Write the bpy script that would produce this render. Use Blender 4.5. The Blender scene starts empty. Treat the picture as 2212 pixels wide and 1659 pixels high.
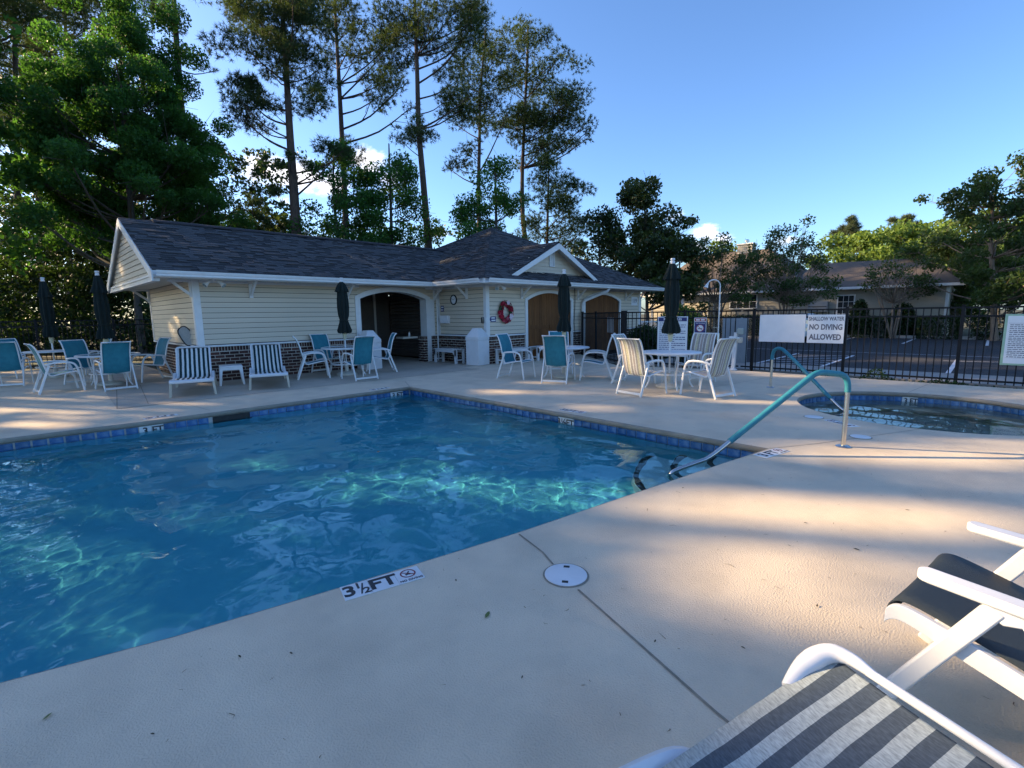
import bpy, bmesh, math, random
import numpy as np
from mathutils import Vector, Matrix

R = math.radians
scene = bpy.context.scene
col = scene.collection

# ------------------------------------------------------------------ camera
CAM_H = 1.523
cam = bpy.data.cameras.new('camera'); cam_o = bpy.data.objects.new('camera', cam); col.objects.link(cam_o)
cam.sensor_width = 36.0
cam.lens = 36.0 * 1054.901 / 2212.0
cam.clip_start = 0.05; cam.clip_end = 6000
_yaw, _pit, _rol = R(45.542), R(8.11), R(0.846)
_f = Vector((math.sin(_yaw), math.cos(_yaw), 0)); _r = Vector((math.cos(_yaw), -math.sin(_yaw), 0)); _z = Vector((0, 0, 1))
_F = _f * math.cos(_pit) - _z * math.sin(_pit)
_D = -(_z * math.cos(_pit) + _f * math.sin(_pit))
_R2 = _r * math.cos(_rol) + _D * math.sin(_rol)
_D2 = -_r * math.sin(_rol) + _D * math.cos(_rol)
cam_o.matrix_world = Matrix(((_R2.x, -_D2.x, -_F.x, 0), (_R2.y, -_D2.y, -_F.y, 0), (_R2.z, -_D2.z, -_F.z, CAM_H), (0, 0, 0, 1)))
scene.camera = cam_o

# ------------------------------------------------------------------ light
SUN_EL = R(24.0)
SUN_AZ = Vector((-0.507, 0.862, 0)).normalized()          # horizontal direction towards the sun
SUN_DIR = Vector((SUN_AZ.x * math.cos(SUN_EL), SUN_AZ.y * math.cos(SUN_EL), math.sin(SUN_EL)))
sun = bpy.data.lights.new('sun', 'SUN'); sun.energy = 4.5; sun.angle = R(0.75); sun.color = (1.0, 0.75, 0.44)
sun_o = bpy.data.objects.new('sun', sun); col.objects.link(sun_o)
sun_o.rotation_euler = SUN_DIR.to_track_quat('Z', 'Y').to_euler()
sun_o.location = SUN_DIR * 60

world = bpy.data.worlds.new('World'); scene.world = world; world.use_nodes = True
wn = world.node_tree; wn.nodes.clear()
def wnode(t, **kw):
    n = wn.nodes.new(t)
    for k, v in kw.items(): setattr(n, k, v)
    return n
sky = wnode('ShaderNodeTexSky', sky_type='NISHITA')
sky.sun_disc = False; sky.sun_elevation = SUN_EL
sky.sun_rotation = math.atan2(SUN_AZ.x, SUN_AZ.y)
sky.air_density = 1.0; sky.dust_density = 1.1; sky.ozone_density = 2.5; sky.altitude = 50
bg = wnode('ShaderNodeBackground'); bg.inputs[1].default_value = 0.115
wout = wnode('ShaderNodeOutputWorld')
# a few small cumulus clouds low over the trees
tcw = wnode('ShaderNodeTexCoord')
cl_noise = wnode('ShaderNodeTexNoise'); cl_noise.inputs['Scale'].default_value = 24; cl_noise.inputs['Detail'].default_value = 9; cl_noise.inputs['Roughness'].default_value = .68
mpw = wnode('ShaderNodeMapping'); mpw.inputs['Scale'].default_value = (1, 1, 2.2)
wn.links.new(tcw.outputs['Generated'], mpw.inputs[0]); wn.links.new(mpw.outputs[0], cl_noise.inputs['Vector'])
def pix_dir(x, y):
    return (_R2 * ((x - 1106) / 1054.901) + _D2 * ((y - 829.5) / 1054.901) + _F).normalized()
mpz = wnode('ShaderNodeMapping'); mpz.inputs['Scale'].default_value = (1, 1, 1.7); wn.links.new(tcw.outputs['Generated'], mpz.inputs[0])
cloud_sum = None
for (cx, cy, rad, amp) in [(570, 365, .055, 1.1), (600, 375, .055, 1.1), (650, 378, .06, 1.1), (720, 395, .06, .95), (795, 350, .055, 1.0), (840, 390, .05, .7), (618, 436, .024, .75), (950, 505, .035, .7), (1460, 468, .030, .75),
                           (1525, 505, .042, 1.0), (1560, 520, .035, .9), (1505, 530, .035, .9), (1690, 520, .03, .8), (1790, 520, .02, .4), (560, 390, .04, .7)]:
    d = pix_dir(cx, cy)
    vm = wnode('ShaderNodeVectorMath', operation='DISTANCE'); vm.inputs[1].default_value = (d.x, d.y, d.z * 1.7)
    wn.links.new(mpz.outputs[0], vm.inputs[0])
    mr = wnode('ShaderNodeMapRange'); mr.interpolation_type = 'SMOOTHSTEP'
    mr.inputs[1].default_value = 0; mr.inputs[2].default_value = rad * 1.6; mr.inputs[3].default_value = amp; mr.inputs[4].default_value = 0
    wn.links.new(vm.outputs['Value'], mr.inputs[0])
    if cloud_sum is None: cloud_sum = mr.outputs[0]
    else:
        mx = wnode('ShaderNodeMath', operation='MAXIMUM'); wn.links.new(cloud_sum, mx.inputs[0]); wn.links.new(mr.outputs[0], mx.inputs[1]); cloud_sum = mx.outputs[0]
m1 = wnode('ShaderNodeMath', operation='MULTIPLY_ADD'); m1.inputs[1].default_value = .62; m1.inputs[2].default_value = -0.42
wn.links.new(cloud_sum, m1.inputs[0])
m2 = wnode('ShaderNodeMath', operation='ADD'); wn.links.new(m1.outputs[0], m2.inputs[0]); wn.links.new(cl_noise.outputs['Fac'], m2.inputs[1])
m3 = wnode('ShaderNodeMapRange'); m3.interpolation_type = 'SMOOTHSTEP'; m3.inputs[1].default_value = 0.36; m3.inputs[2].default_value = 0.74; m3.inputs[3].default_value = 0; m3.inputs[4].default_value = 0.93
wn.links.new(m2.outputs[0], m3.inputs[0])
mixc = wnode('ShaderNodeMixRGB'); mixc.inputs[2].default_value = (5.2, 5.0, 5.1, 1)
wn.links.new(m3.outputs[0], mixc.inputs[0])
hsv = wnode('ShaderNodeHueSaturation'); hsv.inputs['Saturation'].default_value = 1.10
wn.links.new(sky.outputs[0], hsv.inputs['Color'])
sepw = wnode('ShaderNodeSeparateXYZ'); wn.links.new(tcw.outputs['Generated'], sepw.inputs[0])
elr = wnode('ShaderNodeMapRange'); elr.interpolation_type = 'SMOOTHSTEP'; elr.inputs[1].default_value = -.02; elr.inputs[2].default_value = .55; wn.links.new(sepw.outputs['Z'], elr.inputs[0])
tint = wnode('ShaderNodeMixRGB'); tint.inputs[1].default_value = (.66, .78, .95, 1); tint.inputs[2].default_value = (.66, .73, .86, 1); wn.links.new(elr.outputs[0], tint.inputs[0])
mult = wnode('ShaderNodeMixRGB', blend_type='MULTIPLY'); mult.inputs[0].default_value = 1; wn.links.new(hsv.outputs[0], mult.inputs[1]); wn.links.new(tint.outputs[0], mult.inputs[2])
wn.links.new(mult.outputs[0], mixc.inputs[1])
wn.links.new(mixc.outputs[0], bg.inputs[0]); wn.links.new(bg.outputs[0], wout.inputs[0])

scene.view_settings.view_transform = 'Standard'; scene.view_settings.look = 'None'
scene.view_settings.gamma = 1.0; scene.view_settings.use_curve_mapping = False
scene.view_settings.exposure = 1.6
scene.render.engine = 'CYCLES'
cy = scene.cycles
cy.max_bounces = 8; cy.diffuse_bounces = 3; cy.glossy_bounces = 4; cy.transmission_bounces = 6; cy.transparent_max_bounces = 8
cy.use_denoising = True; cy.sample_clamp_indirect = 4.0; cy.caustics_reflective = False; cy.caustics_refractive = True; cy.blur_glossy = 0.6
cy.use_adaptive_sampling = True; cy.adaptive_threshold = 0.015

# ------------------------------------------------------------------ helpers
class MB:
    def __init__(s): s.v = []; s.f = []
    def add(s, vs, fs):
        o = len(s.v); s.v += [tuple(p) for p in vs]; s.f += [tuple(i + o for i in f) for f in fs]; return s
    def box(s, a, b):
        (x0, y0, z0), (x1, y1, z1) = a, b
        return s.add([(x0, y0, z0), (x1, y0, z0), (x1, y1, z0), (x0, y1, z0), (x0, y0, z1), (x1, y0, z1), (x1, y1, z1), (x0, y1, z1)],
                     [(0, 3, 2, 1), (4, 5, 6, 7), (0, 1, 5, 4), (1, 2, 6, 5), (2, 3, 7, 6), (3, 0, 4, 7)])
    def bar(s, a, b, w, h, up=(0, 0, 1)):
        """box beam from a to b, w wide (sideways), h high (along up)"""
        a, b = Vector(a), Vector(b); d = (b - a).normalized(); u = Vector(up)
        sd = d.cross(u)
        if sd.length < 1e-4: sd = d.cross(Vector((1, 0, 0)))
        sd.normalize(); u = sd.cross(d).normalized(); sd *= w / 2; u *= h / 2
        vs = [a - sd - u, a + sd - u, a + sd + u, a - sd + u, b - sd - u, b + sd - u, b + sd + u, b - sd + u]
        return s.add(vs, [(0, 1, 2, 3), (7, 6, 5, 4), (0, 4, 5, 1), (1, 5, 6, 2), (2, 6, 7, 3), (3, 7, 4, 0)])
    def tube(s, path, r, n=8, caps=True, flat=1.0, up=(0, 0, 1)):
        path = [Vector(p) for p in path]; rs = r if isinstance(r, (list, tuple)) else [r] * len(path)
        o = len(s.v); prev = None
        for i, p in enumerate(path):
            t = (path[min(i + 1, len(path) - 1)] - path[max(i - 1, 0)]).normalized()
            if prev is None:
                u = Vector(up) - t * t.dot(Vector(up))
                if u.length < 1e-3: u = Vector((1, 0, 0)) - t * t.x
                u.normalize()
            else:
                u = prev - t * prev.dot(t); u.normalize()
            prev = u; w = t.cross(u)
            for k in range(n):
                a = 2 * math.pi * k / n
                s.v.append(tuple(p + u * (math.cos(a) * rs[i]) + w * (math.sin(a) * rs[i] * flat)))
        for i in range(len(path) - 1):
            for k in range(n):
                a = o + i * n + k; b = o + i * n + (k + 1) % n
                s.f.append((a, b, b + n, a + n))
        if caps:
            s.f.append(tuple(o + k for k in reversed(range(n)))); e = o + (len(path) - 1) * n
            s.f.append(tuple(e + k for k in range(n)))
        return s
    def lathe(s, prof, n=24, c=(0, 0, 0), caps=True):
        o = len(s.v)
        for r, z in prof:
            for k in range(n):
                a = 2 * math.pi * k / n; s.v.append((c[0] + r * math.cos(a), c[1] + r * math.sin(a), c[2] + z))
        for i in range(len(prof) - 1):
            for k in range(n):
                a = o + i * n + k; b = o + i * n + (k + 1) % n; s.f.append((a, b, b + n, a + n))
        if caps:
            if prof[0][0] > 1e-5: s.f.append(tuple(o + k for k in reversed(range(n))))
            e = o + (len(prof) - 1) * n
            if prof[-1][0] > 1e-5: s.f.append(tuple(e + k for k in range(n)))
        return s
    def prism(s, poly, vec):
        """planar polygon (3d points) extruded by vec"""
        n = len(poly); v = Vector(vec); p = [Vector(q) for q in poly]
        return s.add(p + [q + v for q in p], [tuple(reversed(range(n))), tuple(range(n, 2 * n))] + [(i, (i + 1) % n, (i + 1) % n + n, i + n) for i in range(n)])
    def quad(s, a, b, c, d): return s.add([a, b, c, d], [(0, 1, 2, 3)])
    def mesh(s, name, smooth=False, ang=40):
        me = bpy.data.meshes.new(name); me.from_pydata(s.v, [], s.f)
        bm = bmesh.new(); bm.from_mesh(me); bmesh.ops.recalc_face_normals(bm, faces=bm.faces); bm.to_mesh(me); bm.free()
        if smooth:
            me.shade_smooth(); me.set_sharp_from_angle(angle=R(ang))
        return me
    def build(s, name, m, parent=None, smooth=False, bevel=0, ang=40, loc=None):
        o = link(name, s.mesh(name, smooth, ang), m, parent)
        if loc is not None: o.location = loc
        if bevel:
            b = o.modifiers.new('bevel', 'BEVEL'); b.width = bevel; b.segments = 2; b.limit_method = 'ANGLE'; b.angle_limit = R(40)
            o.data.shade_smooth(); o.data.set_sharp_from_angle(angle=R(60))
        return o

def link(name, me, m=None, parent=None):
    o = bpy.data.objects.new(name, me); col.objects.link(o)
    if m is not None and len(me.materials) == 0: me.materials.append(m)
    if parent is not None: o.parent = parent
    return o
def tag(o, label=None, cat=None, group=None, kind=None):
    if label: o['label'] = label
    if cat: o['category'] = cat
    if group: o['group'] = group
    if kind: o['kind'] = kind
    return o
def thing(name, label, cat, loc=(0, 0, 0), rz=0.0, group=None):
    o = bpy.data.objects.new(name, None); col.objects.link(o); o.location = loc; o.rotation_euler = (0, 0, rz)
    o.empty_display_size = .1
    return tag(o, label, cat, group)
def copy_tree(o, parent=None):
    c = o.copy(); col.objects.link(c); c.parent = parent
    for ch in list(o.children): copy_tree(ch, c)
    return c
def np_mesh(name, v, f, m, parent=None, tone=None, smooth=False):
    """v (N,3), f (M,k) arrays; tone: per-face grey value in attribute 'tone'"""
    me = bpy.data.meshes.new(name); k = f.shape[1]
    me.vertices.add(len(v)); me.vertices.foreach_set('co', np.ascontiguousarray(v, dtype=np.float32).ravel())
    me.loops.add(f.size); me.loops.foreach_set('vertex_index', np.ascontiguousarray(f, dtype=np.int32).ravel())
    me.polygons.add(len(f)); me.polygons.foreach_set('loop_start', np.arange(0, f.size, k, dtype=np.int32))
    me.polygons.foreach_set('loop_total', np.full(len(f), k, dtype=np.int32))
    if smooth: me.polygons.foreach_set('use_smooth', np.ones(len(f), dtype=bool))
    me.update(calc_edges=True)
    if tone is not None:
        a = me.attributes.new('tone', 'FLOAT', 'FACE'); a.data.foreach_set('value', np.ascontiguousarray(tone, dtype=np.float32))
    return link(name, me, m, parent)
def text_mesh(txt, size, bold=0.0, extrude=.0008, align='CENTER', spacing=1.0):
    c = bpy.data.curves.new('text', 'FONT'); c.body = txt; c.size = size; c.align_x = align; c.align_y = 'CENTER'; c.extrude = extrude; c.offset = bold; c.space_character = spacing
    c.resolution_u = 3
    o = bpy.data.objects.new('text', c); col.objects.link(o)
    dg = bpy.context.evaluated_depsgraph_get(); me = bpy.data.meshes.new_from_object(o.evaluated_get(dg))
    bpy.data.objects.remove(o); bpy.data.curves.remove(c)
    me.name = 'lettering'; me.materials.clear()
    return me
def text(txt, size, m, parent, mat4, name='lettering', sx=1.0, **kw):
    o = link(name, text_mesh(txt, size, **kw), m, parent); o.matrix_local = mat4 @ Matrix.Diagonal((sx, 1, 1, 1)); return o
def frame(o, x, y):
    """matrix with origin o, local x and y directions, z = x cross y"""
    x = Vector(x).normalized(); y = Vector(y).normalized(); z = x.cross(y)
    return Matrix(((x.x, y.x, z.x, o[0]), (x.y, y.y, z.y, o[1]), (x.z, y.z, z.z, o[2]), (0, 0, 0, 1)))
def smooth_path(pts, n=6):
    """Catmull-Rom through pts"""
    P = [Vector(p) for p in pts]; out = []
    for i in range(len(P) - 1):
        p0, p1, p2, p3 = P[max(i - 1, 0)], P[i], P[i + 1], P[min(i + 2, len(P) - 1)]
        for k in range(n):
            t = k / n
            out.append(0.5 * ((2 * p1) + (p2 - p0) * t + (2 * p0 - 5 * p1 + 4 * p2 - p3) * t * t + (3 * p1 - p0 - 3 * p2 + p3) * t ** 3))
    out.append(P[-1]); return out
def at_pix(x, y, depth):
    """point at a forward distance (used to give trees and far things their bearing and height)"""
    return Vector((0, 0, CAM_H)) + (_R2 * ((x - 1106) / 1054.901) + _D2 * ((y - 829.5) / 1054.901) + _F) * depth

# ------------------------------------------------------------------ materials
MATS = {}
def nt(name):
    m = bpy.data.materials.new(name); m.use_nodes = True; n = m.node_tree; n.nodes.clear()
    o = n.nodes.new('ShaderNodeOutputMaterial'); MATS[name] = m
    return m, n, o
def N(n, t, ins=None, **kw):
    k = n.nodes.new(t)
    for a, b in kw.items(): setattr(k, a, b)
    for a, b in (ins or {}).items(): k.inputs[a].default_value = b
    return k
def c4(c): return (c[0], c[1], c[2], 1)
def pm(name, c1, c2=None, scale=4.0, rough=.6, metal=0.0, bump=0.0, bscale=60.0, c3=None, scale3=1.0, amt3=.5, rough2=None, stretch=None, tone=None, spec=.5, coat=0.0, detail=5.0, coords='Object', randc=0.0, bumpd=.01):
    """principled paint/stone/wood: two colours mixed by noise, optional third larger blotch, grain bump, per-face tone, per-object variation"""
    m, n, o = nt(name); L = n.links.new
    p = N(n, 'ShaderNodeBsdfPrincipled'); L(p.outputs[0], o.inputs[0])
    p.inputs['Metallic'].default_value = metal; p.inputs['Roughness'].default_value = rough; p.inputs['Specular IOR Level'].default_value = spec
    if coat: p.inputs['Coat Weight'].default_value = coat
    tc = N(n, 'ShaderNodeTexCoord'); vec = tc.outputs[coords]
    if stretch:
        mp = N(n, 'ShaderNodeMapping'); mp.inputs['Scale'].default_value = stretch; L(vec, mp.inputs[0]); vec = mp.outputs[0]
    if c2 is None: c2 = tuple(x * .9 for x in c1)
    nz = N(n, 'ShaderNodeTexNoise', {'Scale': scale, 'Detail': detail, 'Roughness': .6}); L(vec, nz.inputs['Vector'])
    cr = N(n, 'ShaderNodeMapRange', {1: .35, 2: .65}); L(nz.outputs['Fac'], cr.inputs[0])
    mx = N(n, 'ShaderNodeMixRGB', {1: c4(c1), 2: c4(c2)}); L(cr.outputs[0], mx.inputs[0]); out = mx.outputs[0]
    if c3 is not None:
        n3 = N(n, 'ShaderNodeTexNoise', {'Scale': scale3, 'Detail': 4.0}); L(vec, n3.inputs['Vector'])
        r3 = N(n, 'ShaderNodeMapRange', {1: .48, 2: .72, 3: 0, 4: amt3}); L(n3.outputs['Fac'], r3.inputs[0])
        m3 = N(n, 'ShaderNodeMixRGB', {2: c4(c3)}); L(r3.outputs[0], m3.inputs[0]); L(out, m3.inputs[1]); out = m3.outputs[0]
    if tone:
        at = N(n, 'ShaderNodeAttribute', attribute_name='tone'); rr = N(n, 'ShaderNodeMapRange', {1: 0, 2: 1, 3: tone[0], 4: tone[1]}); L(at.outputs['Fac'], rr.inputs[0])
        m4 = N(n, 'ShaderNodeMixRGB', {0: 1.0}, blend_type='MULTIPLY'); L(out, m4.inputs[1]); L(rr.outputs[0], m4.inputs[2]); out = m4.outputs[0]
    if randc:
        oi = N(n, 'ShaderNodeObjectInfo'); rr = N(n, 'ShaderNodeMapRange', {1: 0, 2: 1, 3: 1 - randc, 4: 1 + randc}); L(oi.outputs['Random'], rr.inputs[0])
        m5 = N(n, 'ShaderNodeMixRGB', {0: 1.0}, blend_type='MULTIPLY'); L(out, m5.inputs[1]); L(rr.outputs[0], m5.inputs[2]); out = m5.outputs[0]
    L(out, p.inputs['Base Color'])
    if rough2 is not None:
        rg = N(n, 'ShaderNodeMapRange', {1: .35, 2: .65, 3: rough, 4: rough2}); L(nz.outputs['Fac'], rg.inputs[0]); L(rg.outputs[0], p.inputs['Roughness'])
    if bump:
        nb = N(n, 'ShaderNodeTexNoise', {'Scale': bscale, 'Detail': 3.0}); L(vec, nb.inputs['Vector'])
        b = N(n, 'ShaderNodeBump', {'Strength': bump, 'Distance': bumpd}); L(nb.outputs['Fac'], b.inputs['Height']); L(b.outputs[0], p.inputs['Normal'])
    return m
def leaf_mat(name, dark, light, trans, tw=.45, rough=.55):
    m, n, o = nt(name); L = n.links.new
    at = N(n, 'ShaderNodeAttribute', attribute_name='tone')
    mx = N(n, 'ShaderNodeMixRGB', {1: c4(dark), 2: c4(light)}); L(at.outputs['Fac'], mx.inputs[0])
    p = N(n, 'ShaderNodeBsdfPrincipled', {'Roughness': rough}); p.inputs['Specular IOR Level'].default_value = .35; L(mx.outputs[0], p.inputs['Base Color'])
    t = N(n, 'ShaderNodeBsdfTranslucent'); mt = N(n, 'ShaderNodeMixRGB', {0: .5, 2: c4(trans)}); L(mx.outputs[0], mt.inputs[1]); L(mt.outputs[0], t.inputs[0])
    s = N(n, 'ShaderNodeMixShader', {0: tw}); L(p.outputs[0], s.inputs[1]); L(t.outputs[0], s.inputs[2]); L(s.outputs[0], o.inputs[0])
    return m

deck_m = pm('deck_concrete', (.69, .57, .425), (.63, .52, .39), 3.0, rough=.85, bump=.9, bscale=115, c3=(.47, .385, .29), scale3=1.6, amt3=.55, bumpd=.006, spec=.3)
patio_m = pm('patio_concrete', (.50, .42, .33), (.44, .37, .295), 2.5, rough=.85, bump=.4, bscale=150, c3=(.32, .27, .215), scale3=.8, amt3=.5, bumpd=.006, spec=.3)
coping_m = pm('coping_concrete', (.30, .265, .21), (.24, .21, .17), 6, rough=.75, bump=.4, bscale=120, c3=(.19, .16, .12), scale3=2.5, amt3=.6)
joint_m = pm('joint_sealant', (.30, .25, .19), (.20, .165, .125), 12, rough=.9)
plaster_m = pm('pool_plaster', (.19, .58, .66), (.17, .53, .62), 1.2, rough=.8, c3=(.14, .46, .57), scale3=.5, amt3=.4)
steppl_m = pm('step_plaster', (.80, .84, .82), (.74, .79, .78), 2, rough=.8)
grout_m = pm('tile_grout', (.50, .50, .48), (.42, .42, .41), 10, rough=.8)
tile_m = pm('waterline_tile', (.010, .065, .22), (.03, .13, .32), 16, rough=.18, c3=(.20, .28, .40), scale3=20, amt3=.5, stretch=(1, 1, 1.6), randc=.25)
white_tile_m = pm('white_tile', (.72, .72, .72), (.66, .66, .66), 8, rough=.35)
ink_m = pm('black_ink', (.015, .016, .02), (.03, .03, .035), 30, rough=.5)
redink_m = pm('red_ink', (.22, .025, .03), (.18, .02, .03), 30, rough=.5)
siding_m = pm('vinyl_siding', (.66, .56, .43), (.61, .525, .405), 3, rough=.5, bump=.12, bscale=40, stretch=(.3, .3, 4), randc=.05, c3=(.52, .45, .35), scale3=1.0, amt3=.35)
trim_m = pm('white_trim', (.74, .74, .73), (.69, .69, .69), 5, rough=.42, c3=(.55, .55, .53), scale3=2.5, amt3=.25)
soffit_m = pm('soffit_vinyl', (.62, .60, .55), (.58, .56, .52), 3, rough=.6)
brick_m = pm('brick', (.095, .036, .026), (.05, .023, .019), 14, rough=.85, bump=.6, bscale=60, randc=.45, c3=(.12, .065, .05), scale3=3, amt3=.5, tone=(.55, 1.5))
mortar_m = pm('mortar', (.58, .52, .44), (.50, .45, .38), 12, rough=.9, bump=.4, bscale=90)
shingle_m = pm('asphalt_shingle', (.092, .093, .100), (.076, .077, .083), 40, rough=.95, bump=.5, bscale=260, tone=(.52, 1.10), c3=(.080, .080, .084), scale3=.8, amt3=.2, spec=.2)
shinglebase_m = pm('roof_felt', (.05, .048, .056), (.04, .038, .045), 30, rough=.95)
cedar_m = pm('cedar_boards', (.205, .085, .028), (.125, .050, .017), 5, rough=.75, spec=.25, stretch=(9, 9, .6), bump=.25, bscale=20, randc=.18, c3=(.12, .05, .02), scale3=2, amt3=.5)
resin_m = pm('white_resin', (.70, .70, .71), (.65, .65, .66), 6, rough=.35, c3=(.62, .61, .58), scale3=4, amt3=.3)
oldresin_m = pm('aged_resin', (.60, .56, .48), (.50, .46, .38), 7, rough=.5, c3=(.36, .32, .25), scale3=5, amt3=.5)
alu_m = pm('white_powder_coat', (.76, .76, .76), (.70, .70, .70), 8, rough=.35, c3=(.58, .57, .54), scale3=6, amt3=.3)
steel_m = pm('stainless_steel', (.62, .60, .56), (.57, .55, .52), 12, rough=.24, metal=1.0)
teal_m = pm('teal_rail_cover', (.022, .20, .27), (.016, .16, .22), 12, rough=.55, bump=.25, bscale=120)
black_m = pm('black_powder_coat', (.006, .006, .008), (.010, .010, .012), 10, rough=.6, spec=.25)
canopy_m = pm('umbrella_canvas', (.003, .010, .009), (.005, .014, .012), 9, rough=.9, bump=.3, bscale=300)
cream_m = pm('cream_plastic', (.62, .56, .36), (.54, .49, .32), 9, rough=.5)
asphalt_m = pm('asphalt', (.016, .016, .021), (.022, .022, .027), 25, rough=.9, bump=.5, bscale=180, c3=(.030, .028, .031), scale3=.25, amt3=.6)
paint_m = pm('road_paint', (.66, .66, .68), (.52, .52, .54), 14, rough=.7)
walk_m = pm('kerb_concrete', (.34, .31, .28), (.28, .26, .24), 3, rough=.9, bump=.4, bscale=90)
soil_m = pm('forest_floor', (.055, .040, .022), (.035, .040, .016), 1.8, rough=1.0, bump=.8, bscale=12, c3=(.03, .055, .015), scale3=.35, amt3=.8)
bark_m = pm('pine_bark', (.105, .072, .052), (.050, .036, .030), 7, rough=.95, bump=.9, bscale=16, stretch=(3, 3, .7), c3=(.15, .10, .07), scale3=3, amt3=.4)
gumbark_m = pm('grey_bark', (.10, .088, .07), (.055, .048, .04), 8, rough=.95, bump=.8, bscale=20, stretch=(2, 2, .7))
myrtle_m = pm('smooth_tan_bark', (.26, .19, .13), (.16, .11, .08), 8, rough=.8, stretch=(2, 2, .6))
glass_m = pm('window_glass', (.02, .025, .03), (.03, .035, .04), 2, rough=.06, spec=.8)
houseroof_m = pm('house_shingles', (.19, .145, .11), (.15, .115, .09), 30, rough=.95, stretch=(1, 1, 3), tone=(.7, 1.2), bump=.4, bscale=80)
navy_m = pm('navy_sign_paint', (.02, .03, .16), (.018, .026, .14), 10, rough=.4)
redsign_m = pm('red_sign_paint', (.42, .03, .035), (.36, .03, .03), 10, rough=.4)
signwhite_m = pm('white_sign_panel', (.78, .78, .80), (.74, .74, .76), 5, rough=.38)
greyink_m = pm('grey_ink', (.10, .10, .13), (.13, .13, .16), 30, rough=.5)
greenrim_m = pm('pale_green_rim', (.34, .50, .36), (.30, .46, .33), 8, rough=.5)
dark_m = pm('dark_rubber', (.02, .02, .02), (.03, .03, .03), 12, rough=.7)
tl_m = pm('table_glass', (.30, .36, .36), (.27, .33, .33), 3, rough=.12)
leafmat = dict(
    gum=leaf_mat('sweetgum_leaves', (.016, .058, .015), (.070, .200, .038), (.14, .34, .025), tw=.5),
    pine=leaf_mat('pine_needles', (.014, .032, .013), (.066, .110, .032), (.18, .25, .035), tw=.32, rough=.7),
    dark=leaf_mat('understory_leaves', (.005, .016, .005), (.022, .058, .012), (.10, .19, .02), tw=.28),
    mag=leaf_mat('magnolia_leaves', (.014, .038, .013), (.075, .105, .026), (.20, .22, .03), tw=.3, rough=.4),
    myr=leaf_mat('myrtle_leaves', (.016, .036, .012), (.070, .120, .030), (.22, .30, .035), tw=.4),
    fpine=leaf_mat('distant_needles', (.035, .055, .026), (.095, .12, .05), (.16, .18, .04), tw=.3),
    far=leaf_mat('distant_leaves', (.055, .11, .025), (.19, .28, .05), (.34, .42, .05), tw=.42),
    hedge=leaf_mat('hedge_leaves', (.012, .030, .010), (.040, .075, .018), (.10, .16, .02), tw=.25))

def scribble(parent, o, xd, yd, width, h, m, seed=0, fill_=1.0, align=0):
    """a line of print too small to read: word-long dashes"""
    rg = random.Random(seed); xd, yd = Vector(xd).normalized(), Vector(yd).normalized(); zd = xd.cross(yd); o = Vector(o); mb = MB(); x = -width / 2; end = width / 2 - (1 - fill_) * width
    while x < end:
        w = min(rg.uniform(1.6, 5.0) * h * .8, end - x); a = o + xd * x; b = a + xd * w
        mb.add([a - yd * h * .36, b - yd * h * .36, b + yd * h * .36, a + yd * h * .36], [(0, 1, 2, 3)]); x += w + h * .55
    return mb.build('small_print', m, parent)
# ================================================================== SETTING
rnd = random.Random(7); nrg = np.random.default_rng(11)

spapl_m = pm('spa_plaster', (.34, .36, .33), (.28, .31, .30), 2, rough=.8)
# ---- pool outline (deck edge), anticlockwise from the corner by the steps
POOL = [(5.77, 1.66), (5.86, 4.3), (5.95, 8.98), (3.2, 9.03), (1.2, 9.08), (-.3, 9.22), (-3.5, 9.4), (-8.5, 9.5), (-8.5, 4.9), (-4.0, 3.9), (-1.5, 3.26), (-.2, 2.89), (.4, 2.70), (1.15, 2.52), (2.35, 2.26), (4.2, 1.945), (5.04, 1.80)]
SPA_C, SPA_R = (9.68, .63), 1.70
SPA = [(SPA_C[0] + SPA_R * math.cos(2 * math.pi * k / 48), SPA_C[1] + SPA_R * math.sin(2 * math.pi * k / 48)) for k in range(48)]
WATER_Z = -0.165
def offset_poly(P, d):
    """offset outwards by d (polygon anticlockwise)"""
    out = []; n = len(P)
    for i in range(n):
        a, b, c = Vector(P[i - 1]), Vector(P[i]), Vector(P[(i + 1) % n])
        d1 = (b - a).normalized(); d2 = (c - b).normalized()
        n1 = Vector((d1.y, -d1.x)); n2 = Vector((d2.y, -d2.x)); m = (n1 + n2); m.normalize()
        k = d / max(.3, m.dot(n1)); out.append((b.x + m.x * k, b.y + m.y * k))
    return out
def sheet(name, outer, holes, z, m, kind='structure', parent=None):
    bm = bmesh.new(); edges = []
    for loop in [outer] + holes:
        vs = [bm.verts.new((p[0], p[1], z)) for p in loop]
        for i in range(len(vs)): edges.append(bm.edges.new((vs[i], vs[(i + 1) % len(vs)])))
    bmesh.ops.triangle_fill(bm, edges=edges, use_beauty=True, use_dissolve=False)
    bmesh.ops.recalc_face_normals(bm, faces=bm.faces)
    if bm.faces and sum(f.normal.z for f in bm.faces) < 0: bmesh.ops.reverse_faces(bm, faces=bm.faces)
    me = bpy.data.meshes.new(name); bm.to_mesh(me); bm.free()
    o = link(name, me, m, parent)
    if kind: tag(o, kind=kind)
    return o
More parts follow.
